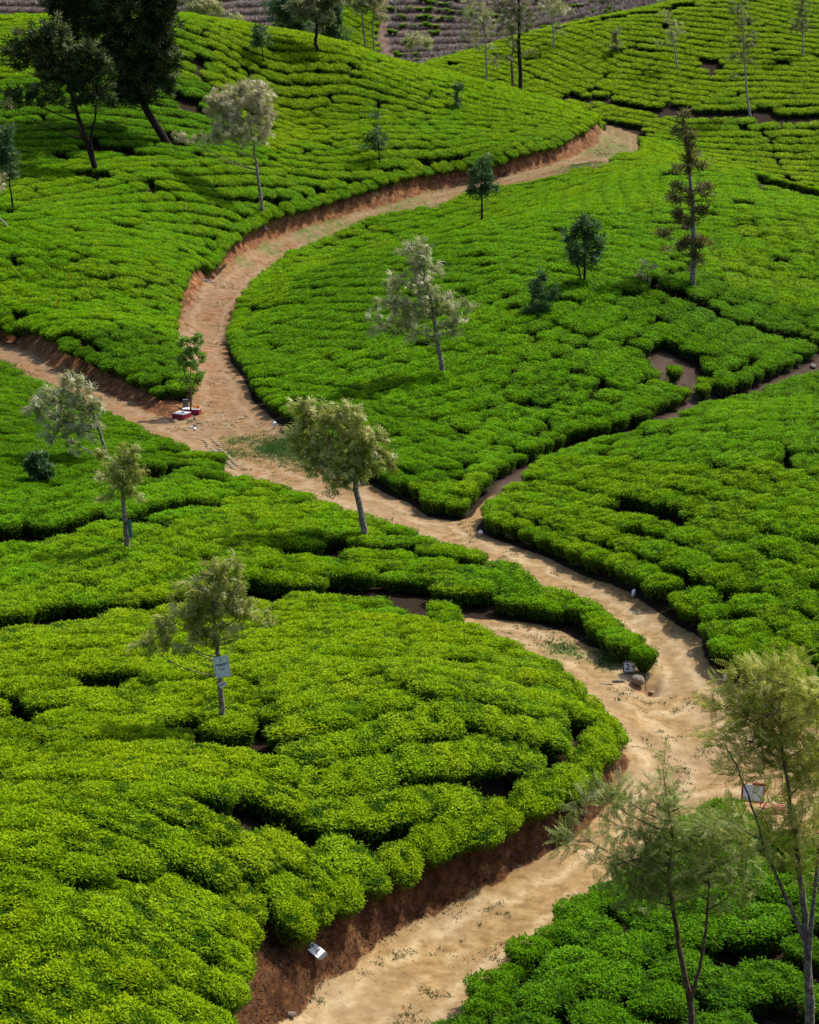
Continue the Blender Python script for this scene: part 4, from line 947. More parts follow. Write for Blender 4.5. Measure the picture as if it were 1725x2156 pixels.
tree('conifer', 'tall narrow brown-green tree on the right brow of the round hill', 'tree', (1458, 616), [(1461, 560), (1461, 490), (1459, 420), (1452, 350), (1445, 290), (1441, 240)],
     [(1441, 250, 14, 18), (1436, 275, 16, 18), (1448, 300, 20, 18), (1452, 335, 26, 14), (1440, 355, 26, 12), (1478, 345, 12, 10), (1432, 395, 18, 14), (1485, 395, 24, 14), (1462, 410, 22, 16), (1428, 415, 14, 10), (1475, 440, 18, 14, .7), (1425, 455, 10, 10, .7), (1400, 495, 22, 9), (1445, 470, 18, 12, .6), (1450, 510, 40, 12), (1485, 512, 24, 12), (1420, 520, 24, 9, .8), (1470, 540, 16, 10, .6)],
     F_rust, B_grey, 'tuft', 0.42, .8, 5, 0.17, 0.04, h0=.3, tip=.5, wind=(0, 0, .2))
tree('sapling', 'thin wispy sapling on the slope above the upper road', 'sapling', (801, 352), [(799, 325), (796, 300), (793, 265)],
     [(793, 262, 9, 22, .8), (788, 292, 14, 14, .8), (803, 298, 9, 16, .7), (782, 312, 14, 6, .8)], F_blue, B_dark, 'tuft', 0.5, .7, 5, 0.06, 0.02, G_DARK, h0=.4, tip=.5)
tree('sapling', 'faint thin sapling in a gully near the right end of the left hill', 'sapling', (962, 236), [(962, 215), (963, 190)], [(962, 190, 10, 16, .8), (965, 212, 8, 14, .7)], F_blue, B_dark, 'tuft', 0.5, .7, 5, 0.05, 0.02, G_DARK, h0=.4, tip=.4)
tree('sapling', 'small dark sapling on the left hill under its crest', 'sapling', (555, 140), [(554, 115), (550, 90), (547, 65)], [(546, 62, 14, 16), (552, 85, 18, 16), (538, 85, 10, 14)], F_blue, B_dark, 'tuft', 0.6, .9, 5, 0.07, 0.02, G_DARK, h0=.4, tip=.3)
tree('sapling', 'small pale blue-green shrub in the gap right of the tallest dark sapling', 'sapling', (1364, 606), [(1363, 590), (1362, 570)], [(1362, 568, 18, 14, .7), (1358, 585, 14, 10, .6)], F_grey, B_dark, 'tuft', 0.34, .8, 5, 0.04, 0.015, G_DARK, h0=.3, tip=.3)
tree('sapling', 'bluish leafy shrub in the dark tea block at the left edge', 'sapling', (84, 1030), [(84, 1005), (82, 980)], [(82, 965, 22, 18), (70, 985, 20, 20), (95, 985, 18, 22), (84, 1005, 28, 14)], F_blue, B_dark, 'leaf', 0.26, .8, 5, 0.05, 0.02, G_DARK, h0=.3, tip=.4)
tree('sapling', 'dark slim tree cut by the left edge below the forked tree', 'tree', (27, 450), [(26, 420), (20, 390), (14, 340)], [(12, 290, 22, 28), (20, 325, 24, 28), (5, 345, 30, 28), (20, 365, 20, 16, .7), (-20, 320, 30, 40)], F_blue, B_dark, 'tuft', 0.5, 0.75, 6, 0.08, 0.03, h0=.3, tip=.5)
tree('silver_tree', 'white-stemmed silver tree leaning out of the frame at the left edge', 'tree', (33, 494), [(16, 478), (0, 462), (-30, 430)], [(-5, 385, 16, 18), (-40, 400, 40, 35), (8, 372, 8, 10)], F_beige, B_pale, 'plume', 0.4, 1.0, 6, 0.10, 0.05, G_SIL, h0=.3, tip=.6)
# crest of the left hill and the dip behind it
tree('crest_tree', 'olive tree with kinked dark trunk on the crest of the left hill', 'tree', (672, 115), [(668, 100), (662, 90), (669, 62), (663, 30), (655, -10)],
     [(640, 35, 26, 16), (672, 25, 36, 22), (695, 15, 20, 16), (650, 5, 40, 20), (700, -10, 30, 22), (625, 12, 20, 12), (690, 45, 14, 8, .6)], F_pine, B_dark, 'tuft', 0.6, .9, 6, 0.20, 0.08, h0=.3, tip=.6)
tree('hidden_tree', 'dense blue-green tree with slanting trunk rising behind the left hill', 'tree', (648, 150), [(640, 105), (615, 65), (590, 30)], [(600, 25, 35, 28), (620, 55, 30, 24), (640, 70, 28, 24), (585, 5, 30, 20)], F_blue, B_dark, 'tuft', 0.65, 1.0, 6, 0.2, 0.06, G_BACK, y_fixed=222, tip=.3)
tree('hidden_tree', 'rounded dark green tree behind the kinked crest tree', 'tree', (700, 150), [(705, 100), (708, 60)], [(705, 30, 24, 24), (695, 60, 26, 26), (715, 80, 24, 20), (690, 92, 30, 14)], F_blue, B_dark, 'tuft', 0.65, 1.0, 6, 0.15, 0.05, G_BACK, y_fixed=226, tip=.25)
tree('hidden_tree', 'left one of two pale-stemmed trees at the foot of the green strip', 'tree', (772, 118), [(768, 90), (765, 55), (762, 20)], [(755, 15, 30, 18, .8), (775, -5, 30, 20), (740, 0, 20, 16, .8)], F_pine, B_grey, 'tuft', 0.6, .7, 5, 0.17, 0.08, G_BACK, y_fixed=236, tip=.6)
tree('hidden_tree', 'right one of two pale-stemmed trees at the foot of the green strip', 'tree', (790, 118), [(787, 90), (783, 60), (788, 20)], [(795, 15, 24, 16, .8), (790, -10, 26, 18), (805, 35, 14, 10, .7)], F_grey, B_grey, 'tuft', 0.6, .7, 5, 0.13, 0.06, G_BACK, y_fixed=237, tip=.6)
tree('hidden_tree', 'pale grey-green rounded tree above the left end of the hill crest', 'tree', (432, 70), [(431, 45), (430, 20)], [(405, 15, 24, 16, .8), (440, 15, 32, 22, .8), (425, 30, 34, 14, .8), (465, 28, 16, 12, .7)], F_grey, B_grey, 'tuft', 0.6, .9, 6, 0.13, 0.05, G_BACK, y_fixed=212, tip=.5)
tree('hidden_tree', 'small pale bush-like tree just behind the hill crest', 'tree', (500, 90), [(500, 65), (499, 45)], [(498, 38, 16, 12, .8), (505, 55, 14, 10, .7)], F_grey, B_grey, 'tuft', 0.6, .8, 5, 0.09, 0.04, G_BACK, y_fixed=214, tip=.4)
tree('hidden_tree', 'light olive tree before the brown terraces near the top centre', 'tree', (880, 150), [(880, 120), (878, 90)], [(870, 85, 26, 14, .8), (895, 92, 26, 14, .8), (850, 95, 18, 10, .7)], F_grey, B_grey, 'tuft', 0.6, .8, 5, 0.1, 0.04, G_BACK, y_fixed=240, tip=.4)
tree('tall_tree', 'tallest bare-trunked tree between the two green hills', 'tree', (1097, 200), [(1096, 150), (1092, 100), (1094, 50), (1092, 0), (1090, -50)],
     [(1075, 55, 45, 24, .55), (1100, 25, 50, 24, .6), (1060, 15, 40, 20, .6), (1115, 60, 24, 18, .5), (1085, -20, 60, 30, .6), (1060, 90, 30, 12, .4), (1110, 110, 18, 14, .35), (1065, 120, 22, 10, .3)], F_pine, B_dark, 'plume', 0.55, 0.7, 6, 0.22, 0.10, y_fixed=212, tip=.5)
tree('tall_tree', 'shorter brown-trunked tree touching the tallest tree', 'tree', (1081, 190), [(1080, 150), (1076, 125), (1084, 95), (1075, 60)], [(1060, 75, 26, 14, .5), (1080, 60, 24, 16, .5), (1055, 118, 22, 8, .5), (1090, 90, 12, 12, .4)], F_pine, B_brown, 'plume', 0.5, 0.7, 6, 0.16, 0.06, y_fixed=214, tip=.4)
tree('tall_tree', 'pale-trunked tree left of the tallest tree', 'tree', (1026, 185), [(1025, 140), (1023, 100), (1020, 50)], [(1005, 70, 36, 20, .6), (1025, 45, 34, 20, .6), (1000, 30, 36, 20, .6), (1010, 100, 32, 12, .5), (1040, 125, 16, 10, .4), (1010, 0, 40, 20, .6)], F_grey, B_pale, 'plume', 0.55, 0.75, 6, 0.15, 0.06, y_fixed=222, tip=.5)
tree('thin_tree', 'pale spreading tree at the left end of the far hill crest', 'tree', (1166, 105), [(1167, 80), (1165, 55), (1160, 25)], [(1150, 20, 28, 14, .7), (1180, 22, 30, 14, .7), (1165, 5, 30, 14, .7), (1175, 62, 14, 10, .5)], F_silver, B_pale, 'plume', 0.6, .8, 6, 0.14, 0.06, G_FAR, h0=.3, tip=.6)
tree('thin_tree', 'short dark-footed shrub tree on the far hill slope', 'tree', (1297, 116), [(1298, 95), (1297, 70)], [(1297, 70, 10, 12, .8), (1300, 90, 12, 12, .8), (1293, 106, 9, 7)], F_pine, B_dark, 'tuft', 0.55, .9, 5, 0.07, 0.03, G_FAR, h0=.3, tip=.4)
tree('thin_tree', 'white bare-branched tree in the middle of the far hill', 'tree', (1427, 150), [(1425, 125), (1420, 95), (1412, 60), (1408, 20)], [(1405, 30, 14, 18, .5), (1418, 55, 24, 16, .45), (1430, 70, 18, 14, .45), (1400, 90, 20, 6, .5), (1412, 78, 16, 14, .4)], F_grey, B_pale, 'plume', 0.5, .7, 5, 0.12, 0.05, G_FAR, h0=.3, tip=.6)
tree('thin_tree', 'leaning grey tree on the far hill path, tallest on the slope', 'tree', (1582, 246), [(1576, 220), (1572, 180), (1569, 130), (1566, 70), (1562, 10)], [(1560, 15, 26, 16, .7), (1568, 45, 24, 18, .7), (1560, 85, 20, 14, .6), (1580, 95, 22, 16, .6), (1575, 125, 24, 14, .6), (1548, 118, 18, 10, .6), (1560, 160, 24, 8, .4), (1590, 70, 14, 10, .5)], F_pine, B_pale, 'plume', 0.5, .75, 6, 0.16, 0.06, G_FAR, h0=.2, tip=.4)
tree('thin_tree', 'olive tree with short white trunk at the upper right corner', 'tree', (1692, 122), [(1692, 95), (1690, 60), (1689, 10)], [(1690, 15, 18, 18, .7), (1688, 45, 22, 18, .7), (1700, 62, 16, 12, .6), (1676, 60, 14, 10, .5), (1690, -10, 16, 20, .7)], F_pine, B_pale, 'plume', 0.5, .8, 6, 0.13, 0.05, G_FAR, h0=.3, tip=.4)
tree('thin_tree', 'white trunk rising from the brown terraces behind the far hill crest', 'tree', (1290, 34), [(1289, 15), (1288, -10), (1287, -50)], [(1285, -60, 25, 20, .6)], F_grey, B_pale, 'plume', 0.6, .6, 5, 0.17, 0.1, G_FAR, y_fixed=306)
tree('thin_tree', 'thin white trunk on the brown terraces right of the soil trail', 'tree', (833, 36), [(832, 10), (831, -20), (830, -50)], [(830, -60, 25, 20, .6)], F_grey, B_pale, 'plume', 0.6, .6, 5, 0.15, 0.1, h0=0)
tree('tall_tree', 'dark trunk in the top left corner, crown above the frame', 'tree', (108, 30), [(104, 5), (98, -30), (92, -60)], [(95, -60, 50, 30), (60, -55, 40, 25)], F_dark, B_dark, 'tuft', 0.6, .8, 5, 0.22, 0.12, h0=.3)
# ferny saplings at the near right
tree('fern_tree', 'largest feathery tree cut by the right edge, grey forked trunk', 'tree', (1709, 2225), [(1707, 2100), (1700, 2000), (1692, 1900), (1680, 1800), (1665, 1700), (1650, 1600), (1640, 1500)],
     [(1600, 1440, 55, 35), (1660, 1430, 60, 40), (1710, 1480, 50, 60), (1560, 1490, 50, 40), (1630, 1510, 75, 50), (1690, 1570, 60, 55), (1585, 1560, 60, 45), (1650, 1610, 65, 46, .8), (1555, 1620, 50, 30, .5), (1700, 1650, 45, 50), (1620, 1690, 40, 30, .5), (1665, 1730, 65, 45), (1720, 1760, 40, 55, .7), (1500, 1470, 40, 24, .55), (1520, 1555, 40, 24, .6), (1610, 1770, 55, 36, .8), (1680, 1830, 50, 36, .6), (1530, 1715, 34, 20, .6), (1745, 1600, 40, 90)],
     F_fern, B_grey, 'fern', 0.36, .78, 8, 0.105, 0.018, 'ferny saplings at the lower right', tip=.55, y_fixed=40.5, sprig=.35, wind=(-.25, 0, .1), stems=[[(1707, 2100), (1697, 1980), (1650, 1880), (1612, 1790), (1580, 1690), (1552, 1610)], [(1700, 2000), (1712, 1880), (1730, 1700), (1740, 1560)]], limb=.6, solid=.36)
tree('fern_tree', 'forked feathery sapling in the corner tea block, brown double trunk', 'tree', (1461, 2215), [(1458, 2150), (1450, 2090), (1430, 1990), (1418, 1910), (1408, 1850), (1420, 1760), (1405, 1680)],
     [(1400, 1640, 34, 26, .6), (1385, 1690, 45, 36, .55), (1440, 1700, 36, 40, .6), (1320, 1685, 60, 26, .8), (1270, 1680, 45, 24, 1.0), (1225, 1690, 32, 18, .9), (1330, 1745, 60, 30, .8), (1400, 1755, 55, 34, .75), (1460, 1760, 55, 40), (1520, 1745, 60, 40), (1560, 1800, 55, 42), (1490, 1820, 60, 40), (1420, 1820, 60, 36), (1350, 1810, 70, 36, 1.0), (1325, 1855, 65, 32, .9), (1395, 1880, 60, 30, .7), (1470, 1880, 50, 32, .7), (1540, 1880, 55, 32, .6), (1245, 1772, 45, 8, .5), (1190, 1765, 18, 9, .9), (1280, 1800, 40, 16, .4)],
     F_ferngreen, B_brown, 'fern', 0.34, 0.72, 8, 0.085, 0.016, 'ferny saplings at the lower right', tip=.5, y_fixed=41.5, sprig=.35, wind=(-.2, 0, .1), stems=[[(1458, 2150), (1455, 2100), (1478, 2020), (1488, 1930), (1492, 1860), (1500, 1800)]], limb=.6, solid=.36)

# ------------------------------------------------------------------ signs, shrine, stones
M_white = simple('white_paint', (0.78, 0.79, 0.80), 0.5, 0.4, 0.08, 20)
M_board = simple('enamel_board', (0.80, 0.86, 0.92), 0.35, 0.5, 0.05, 8)  # a white board, with bluish skylight put into its colour
M_black = simple('black_paint', (0.012, 0.012, 0.014), 0.5, 0.4, 0.2)
M_redp = simple('red_paint', (0.42, 0.03, 0.03), 0.5, 0.4, 0.2)
M_maroon = simple('maroon_paint', (0.26, 0.018, 0.045), 0.6, 0.3, 0.35, 9)
M_greenp = simple('green_paint', (0.03, 0.18, 0.10), 0.5, 0.4, 0.2)
M_navy = simple('navy_print', (0.03, 0.05, 0.10), 0.5, 0.4, 0.2)
M_mauve = simple('faded_red_print', (0.42, 0.16, 0.28), 0.6, 0.2, 0.15)
M_plate = simple('green_sheet_metal', (0.05, 0.13, 0.12), 0.4, 0.5, 0.25, 10)
M_stone = simple('grey_stone', (0.24, 0.20, 0.16), 0.9, 0.2, 0.45, 9)
M_paving = simple('pale_paving_stone', (0.33, 0.245, 0.155), 0.9, 0.2, 0.3, 7)
M_slate = simple('bare_slab_end', (0.10, 0.10, 0.11), 0.8, 0.3, 0.2, 12)
M_wood = simple('weathered_wood', (0.24, 0.20, 0.19), 0.85, 0.2, 0.3, 9)
M_yellow = simple('marigold_yellow', (0.80, 0.42, 0.02), 0.7, 0.2, 0.2, 30)
M_orange = simple('marigold_orange', (0.78, 0.13, 0.02), 0.7, 0.2, 0.2, 30)
M_pinkpl = simple('pink_plinth', (0.50, 0.16, 0.13), 0.7, 0.2, 0.2, 8)
M_glass, nt = mat('dull_glass'); finish(nt, (0.05, 0.06, 0.055), 0.1, 0.6)

def text_mesh(txt, size, name, m, align='CENTER', bold=0.0, squash=1.0):
    cu = bpy.data.curves.new('lettering', 'FONT'); cu.body = txt; cu.size = size; cu.align_x = align; cu.align_y = 'CENTER'; cu.offset = bold; cu.extrude = 0.0015; cu.resolution_u = 3
    o = bpy.data.objects.new('lettering', cu)
    me = bpy.data.meshes.new_from_object(o); bpy.data.objects.remove(o); bpy.data.curves.remove(cu)
    me.name = name; me.materials.clear(); me.materials.append(m)
    if squash != 1: me.transform(Matrix.Diagonal((squash, 1, 1, 1)))
    return me
def lettering(parent, txt, size, m, x, y, z=0.004, name='lettering', rz=0.0, **k):
    o = put(name, text_mesh(txt, size, name, m, **k), parent, (x, y, z), (0, 0, rz)); return o
def flat_shape(parent, pts, m, z=0.004, name='mark', th=0.0015):
    n = len(pts); V = [(x, y, 0) for x, y in pts] + [(x, y, th) for x, y in pts]
    bm_F = [list(range(n, 2 * n))]
    me = bpy.data.meshes.new(name); me.from_pydata(V, [], [tuple(bm_F[0])] + [(i, (i + 1) % n, n + (i + 1) % n, n + i) for i in range(n)]); me.materials.append(m); me.update()
    return put(name, me, parent, (0, 0, z))
def stroke(parent, pts, w, m, z=0.004, name='mark'):
    P = np.array(pts, float); T_ = np.gradient(P, axis=0); T_ /= np.linalg.norm(T_, axis=1)[:, None] + 1e-9
    n = np.stack([-T_[:, 1], T_[:, 0]], 1) * w / 2
    return flat_shape(parent, [tuple(p) for p in P + n] + [tuple(p) for p in (P - n)[::-1]], m, z, name)
def facing(roll=0.0, tilt=0.0, yaw=0.0):
    """board upright, front to the viewer side (-Y): local x right, y up, z towards -Y"""
    return (Matrix.Rotation(yaw, 4, 'Z') @ Matrix.Rotation(math.pi / 2 - tilt, 4, 'X') @ Matrix.Rotation(roll, 4, 'Z')).to_euler()

def prism(outline, th, back_shrink=0.96):
    n = len(outline); c = np.mean(outline, 0)
    V = [(x, y, 0) for x, y in outline] + [(c[0] + (x - c[0]) * back_shrink, c[1] + (y - c[1]) * back_shrink, -th) for x, y in outline]
    return V, [tuple(range(n))] + [tuple(range(2 * n - 1, n - 1, -1))] + [(i, n + i, n + (i + 1) % n, (i + 1) % n) for i in range(n)]
def prism_obj(name, outline, th, m, parent, z=0.0, shrink=0.96):
    V, F = prism(outline, th, shrink); me = bpy.data.meshes.new(name); me.from_pydata(V, [], F); me.materials.append(m); me.update()
    return put(name, me, parent, (0, 0, z))

# notice board nailed to the tree
tr, Pb, main = TR['sign']
y0 = float(main[len(main) // 4:len(main) // 2, 1].min()) - 0.03; bc = on_plane(467.5, 1404, y0 - 0.13); mpp = np.linalg.norm(on_plane(468, 1404, y0) - on_plane(467, 1404, y0))
W_, H_ = 32.5 * mpp, 45.5 * mpp
e = empty('notice_board', bc, facing(R(9.5), R(4), R(6))); tag(e, 'white field notice board with green leaf emblem nailed to the olive tree', 'sign')
prism_obj('panel', [(-W_ / 2, -H_ / 2), (W_ / 2, -H_ / 2), (W_ / 2, H_ / 2), (-W_ / 2, H_ / 2)], 0.012, M_board, e, 0, 1)
w2, h2, c_ = W_ / 2 * 0.87, H_ / 2 * 0.90, 0.035
bord = [(-w2 + c_, -h2), (w2 - c_, -h2), (w2 - c_ * .8, -h2 + c_ * .8), (w2, -h2 + c_), (w2, h2 - c_), (w2 - c_ * .8, h2 - c_ * .8), (w2 - c_, h2), (-w2 + c_, h2), (-w2 + c_ * .8, h2 - c_ * .8), (-w2, h2 - c_), (-w2, -h2 + c_), (-w2 + c_ * .8, -h2 + c_ * .8), (-w2 + c_, -h2)]
mb = MB()
for (x0, y0_), (x1, y1_) in zip(bord[:-1], bord[1:]):
    L = math.hypot(x1 - x0, y1_ - y0_); n_ = np.array([-(y1_ - y0_), x1 - x0]) / L * 0.003
    mb.add([(x0 - n_[0], y0_ - n_[1], .003), (x1 - n_[0], y1_ - n_[1], .003), (x1 + n_[0], y1_ + n_[1], .003), (x0 + n_[0], y0_ + n_[1], .003)], [(0, 1, 2, 3)])
put('border_line', mb.mesh('border_line', [M_navy]), e)
k = H_ / 0.66
for s in (-1, 1):
    flat_shape(e, [(0, .205 * k), (s * .022 * k, .225 * k), (s * .020 * k, .245 * k), (s * .004 * k, .23 * k)], M_greenp, name='emblem')
flat_shape(e, [(-.006 * k, .235 * k), (.006 * k, .235 * k), (.002 * k, .285 * k), (-.002 * k, .285 * k)], M_greenp, name='emblem')
lettering(e, 'MTPL', .028 * k, M_greenp, 0, .185 * k, bold=.0006)
lettering(e, 'MAHAGASTOTTE', .05 * k, M_navy, 0, .085 * k, bold=.0022, squash=min(1.0, .36 * k / (.05 * k * 7.9)))
lettering(e, 'UPPER DIVISION', .036 * k, M_navy, 0, .04 * k, bold=.001, squash=.95)
lettering(e, 'FIELD No. 2/1 UP', .042 * k, M_navy, 0, -.055 * k, bold=.0012, squash=.88)
lettering(e, '4.40 Ha', .038 * k, M_navy, 0, -.105 * k, bold=.0012)
stroke(e, [(-w2 * .8, -.255 * k), (-w2 * .62, -.232 * k), (-w2 * .45, -.225 * k), (-w2 * .28, -.232 * k), (-w2 * .12, -.252 * k)], .006, M_navy, name='emblem')
stroke(e, [(w2 * .22, -.205 * k), (w2 * .35, -.222 * k), (w2 * .5, -.208 * k), (w2 * .65, -.222 * k), (w2 * .85, -.212 * k)], .008, M_greenp, name='emblem')
for sx_, sy_ in ((0, .47), (0, -.47)): flat_shape(e, [(sx_ + .008 * math.cos(a), sy_ * H_ + .008 * math.sin(a)) for a in np.arange(6)], M_slate, name='nail')
bc = on_plane(468.5, 1441.5, y0 - 0.12)
e = empty('name_plate', bc, facing(R(20), R(4), R(6))); tag(e, 'small white plate with faded red letters tilted below the notice board', 'sign')
w_, h_ = 15.5 * mpp, 10 * mpp
prism_obj('panel', [(-w_ / 2, -h_ / 2), (w_ / 2, -h_ / 2), (w_ / 2, h_ / 2), (-w_ / 2, h_ / 2)], 0.008, M_white, e, 0, 1)
lettering(e, 'TRI 04', .055, M_navy, -w_ * .22, 0, bold=.0008, squash=.6); lettering(e, 'YEARS', .06, M_mauve, w_ * .24, .004, bold=.0015, squash=.5)

# green plate bent round the trunk at the left
tr, Pb, main = TR['post']
pp = on_plane(273.5, 1112, Pb[1] - 0.14); mpp = np.linalg.norm(on_plane(468, 1112, Pb[1]) - on_plane(467, 1112, Pb[1]))
mb = MB(); hh = 40 * mpp
for i in range(6):
    a0, a1 = R(-70 + i * 28), R(-70 + (i + 1) * 28); r = .085
    P4 = [(r * math.sin(a0), -r * math.cos(a0), -hh / 2), (r * math.sin(a1), -r * math.cos(a1), -hh / 2), (r * math.sin(a1), -r * math.cos(a1), hh / 2 - .04 * (i == 5)), (r * math.sin(a0), -r * math.cos(a0), hh / 2)]
    mb.add(P4 + [(x * .9, y * .9, z) for x, y, z in P4], [(0, 1, 2, 3), (7, 6, 5, 4), (2, 3, 7, 6), (0, 1, 5, 4)])
tag(put('trunk_plate', mb.mesh('trunk_plate', [M_plate]), None, pp, (R(3), R(-4), R(25))), 'bent green sheet-metal plate fixed to the slender olive tree trunk', 'plate')

# rocks
def rock_mesh(name, s, seed, m, sub=2, rough=0.22):
    import bmesh
    g = np.random.default_rng(seed); bm = bmesh.new(); bmesh.ops.create_icosphere(bm, subdivisions=sub, radius=1.0)
    dirs = unit(g.normal(size=(14, 3))); offs = g.uniform(0.5, 0.85, 14)
    for v in bm.verts:
        p = np.array(v.co)
        for d, o in zip(dirs, offs):
            q = p @ d
            if q > o: p = p - d * (q - o) * 0.97
        p = p * (1 + rough * 0.35 * (g.uniform() - .5)); v.co = p * np.array(s)
    me = bpy.data.meshes.new(name); bm.to_mesh(me); bm.free(); me.materials.append(m); return me
def rock(name, u, v, s, seed, m, label, cat, rot=(0, 0, 0), sink=0.35, group=None):
    p = atg(u, v); o = put(name, rock_mesh(name, s, seed, m), None, (p[0], p[1], p[2] + s[2] * (1 - sink)), rot); tag(o, label, cat, group); return o

# painted number stone "2 ->"
p = atg(1325, 1418); sc = 1 / np.linalg.norm(ray(1325, 1400)) * 0; mp = p[1] / cp / FPX * 1.0
mp = np.linalg.norm(on_plane(1326, 1400, p[1]) - on_plane(1325, 1400, p[1]))
e = empty('number_stone', (p[0], p[1], p[2] + 14.5 * mp), facing(R(2), R(14), R(-6))); tag(e, 'upright white painted stone with black 2 and red arrow at the path tip', 'painted stone')
hw, hh = 13.0 * mp, 12.0 * mp
prism_obj('stone', [(-hw * 1.02, -hh * .95), (-hw * .5, -hh * 1.06), (hw * .55, -hh * 1.04), (hw * .98, -hh * .9), (hw * 1.03, hh * .3), (hw * 1.0, hh * .92), (hw * .4, hh * 1.10), (-hw * .45, hh * 1.06), (-hw * .98, hh * .85), (-hw * 1.06, 0)], 0.13, M_stone, e, 0, .9)
fw, fh = hw * .86, hh * .78
prism_obj('black_edge', [(-fw * 1.12, -fh * 1.12), (fw * .95, -fh * 1.1), (fw * 1.08, -fh * .9), (fw * 1.10, fh * 1.12), (-fw * 1.05, fh * 1.08)], 0.003, M_black, e, 0.003, 1)
prism_obj('painted_face', [(-fw * .92, -fh), (-fw * .8, -fh * 1.04), (fw * .85, -fh * 1.02), (fw * 1.0, -fh * .85), (fw * 1.04, fh), (fw * .95, fh * 1.04), (-fw * .95, fh * .92)], 0.003, M_white, e, 0.007, 1)
lettering(e, '2', fh * 1.9, M_black, -fw * .30, -.005, .009, bold=.008, rz=R(-6), squash=.9)
stroke(e, [(fw * .22, .01), (fw * .5, .014), (fw * .82, .016)], .022, M_redp, .009, 'arrow')
stroke(e, [(fw * .52, fh * .38), (fw * .70, fh * .2), (fw * .86, .018), (fw * .72, -fh * .2), (fw * .56, -fh * .36)], .02, M_redp, .0095, 'arrow')
rock('boulder', 1341, 1443, (0.28, 0.22, 0.20), 5, M_stone, 'rounded grey boulder below the painted number stone', 'rock', (0.1, 0.15, 0.5), 0.25)
rock('flat_stone', 1303, 1436, (0.26, 0.12, 0.06), 8, M_stone, 'long flat grey stone half buried left of the boulder', 'rock', (0, 0, 0.1), .3)
rock('flat_stone', 1276, 1440, (0.26, 0.10, 0.04), 9, M_paving, 'pale sunken slab left of the flat grey stone', 'rock', (0, 0, 0.05), .5)
rock('small_stone', 1372, 1460, (0.13, 0.10, 0.06), 11, M_paving, 'pale stone in the washed-out hollow', 'rock', (0, 0, .3), .4)

# white slab "21" lying on the bank
p = atg(660, 2003, 0.02); n_ = hnorm(np.array([p[0]]), np.array([p[1]]), .5)[0]
nrm_ = Vector(unit(np.array([0.15, -0.45, 0.85]) + 0.2 * n_)); mp = np.linalg.norm(on_plane(661, 2000, p[1]) - on_plane(660, 2000, p[1]))
xax = Vector((1, 0, 0)); yax = nrm_.cross(xax).normalized(); xax = yax.cross(nrm_).normalized()
Mx = Matrix((xax, yax, nrm_)).transposed()
e = empty('number_slab', Vector(p) + nrm_ * 0.10, (Mx.to_4x4() @ Matrix.Rotation(R(-37), 4, 'Z')).to_euler()); tag(e, 'white slab marked 21 lying tilted on the brown bank', 'painted slab')
hw, hh = 28 * mp, 13.5 * mp
prism_obj('slab', [(-hw, -hh), (hw * .85, -hh * 1.0), (hw * 1.0, -hh * .7), (hw * 1.03, hh * .6), (hw * .85, hh), (hw * .2, hh * .98), (hw * .15, hh * .9), (-hw * .2, hh * .92), (-hw * .24, hh * .8), (-hw * .5, hh * .9), (-hw * .55, hh * 1.0), (-hw * .78, hh * 1.02), (-hw * .8, hh * .78), (-hw * .9, hh * .8), (-hw, hh)], 0.05, M_slate, e)
prism_obj('painted_face', [(-hw * .97, -hh * .95), (hw * .70, -hh * .95), (hw * .72, hh * .93), (hw * .2, hh * .93), (hw * .15, hh * .85), (-hw * .2, hh * .87), (-hw * .24, hh * .76), (-hw * .48, hh * .85), (-hw * .55, hh * .95), (-hw * .76, hh * .95), (-hw * .78, hh * .72), (-hw * .91, hh * .75), (-hw * .97, hh * .95)], .003, M_white, e, .006, 1)
lettering(e, '2', hh * 1.35, M_black, -hw * .30, -hh * .12, .0075, bold=.003, rz=R(-8)); lettering(e, '1', hh * 1.5, M_black, hw * .30, hh * .1, .0075, bold=.004, rz=R(0))
stroke(e, [(-hw * .45, hh * .62), (0, hh * .1), (hw * .6, -hh * .6)], .006, M_slate, .0075, 'crack')

# white marker stones along the road
for u, v, lab, s in [(578, 902, 'white marker stone at the foot of the round hill by the green patch', (.13, .10, .24)), (1012, 1128, 'white marker stone under the tip of the right field at the gully mouth', (.12, .09, .16)),
                     (1334, 1258, 'white marker stone halfway along the right field edge', (.09, .09, .19)), (1528, 1435, 'white marker stone half hidden by the big feathery tree', (.09, .09, .17))]:
    p = atg(u, v); me = rock_mesh('marker_stone', s, int(u), M_white, 2, .3); put('marker_stone', me, None, (p[0], p[1], p[2] + s[2] * .75), (0.1, 0.05, u)); tag(C.objects[-1], lab, 'marker stone', 'white marker stones by the road')

# shrine at the fork
p = atg(390, 872); mp = np.linalg.norm(on_plane(391, 872, p[1]) - on_plane(390, 872, p[1]))
def plinth(u, v, wid, dep, h, yaw, label):
    q = atg(u, v); e = empty('plinth', (q[0], q[1], q[2] - 0.05), (0, 0, yaw)); tag(e, label, 'plinth', 'shrine plinths at the fork')
    mb = MB(); mb.box((0, 0, h / 2), (wid, dep, h)); put('base', mb.mesh('base', [M_maroon]), e)
    mb = MB(); mb.box((0, 0, h + .012), (wid * .97, dep * .97, .024)); put('top_slab', mb.mesh('top_slab', [M_white]), e)
    return e, q
e1, q1 = plinth(383, 876, .66, .70, .20, R(-28), 'lower shrine plinth with maroon sides and white top at the fork')
mb = MB(); mb.tube([(0, 0, .222), (.06, .03, .235), (.10, .0, .225)], [.03, .05, .02], 6); put('soot_mark', mb.mesh('soot_mark', [M_slate]), e1)
mb = MB()
for i in range(3): mb.box((-.2 + .22 * i, .30, .24), (.2, .012, .02))
put('curb', mb.mesh('curb', [M_slate]), e1)
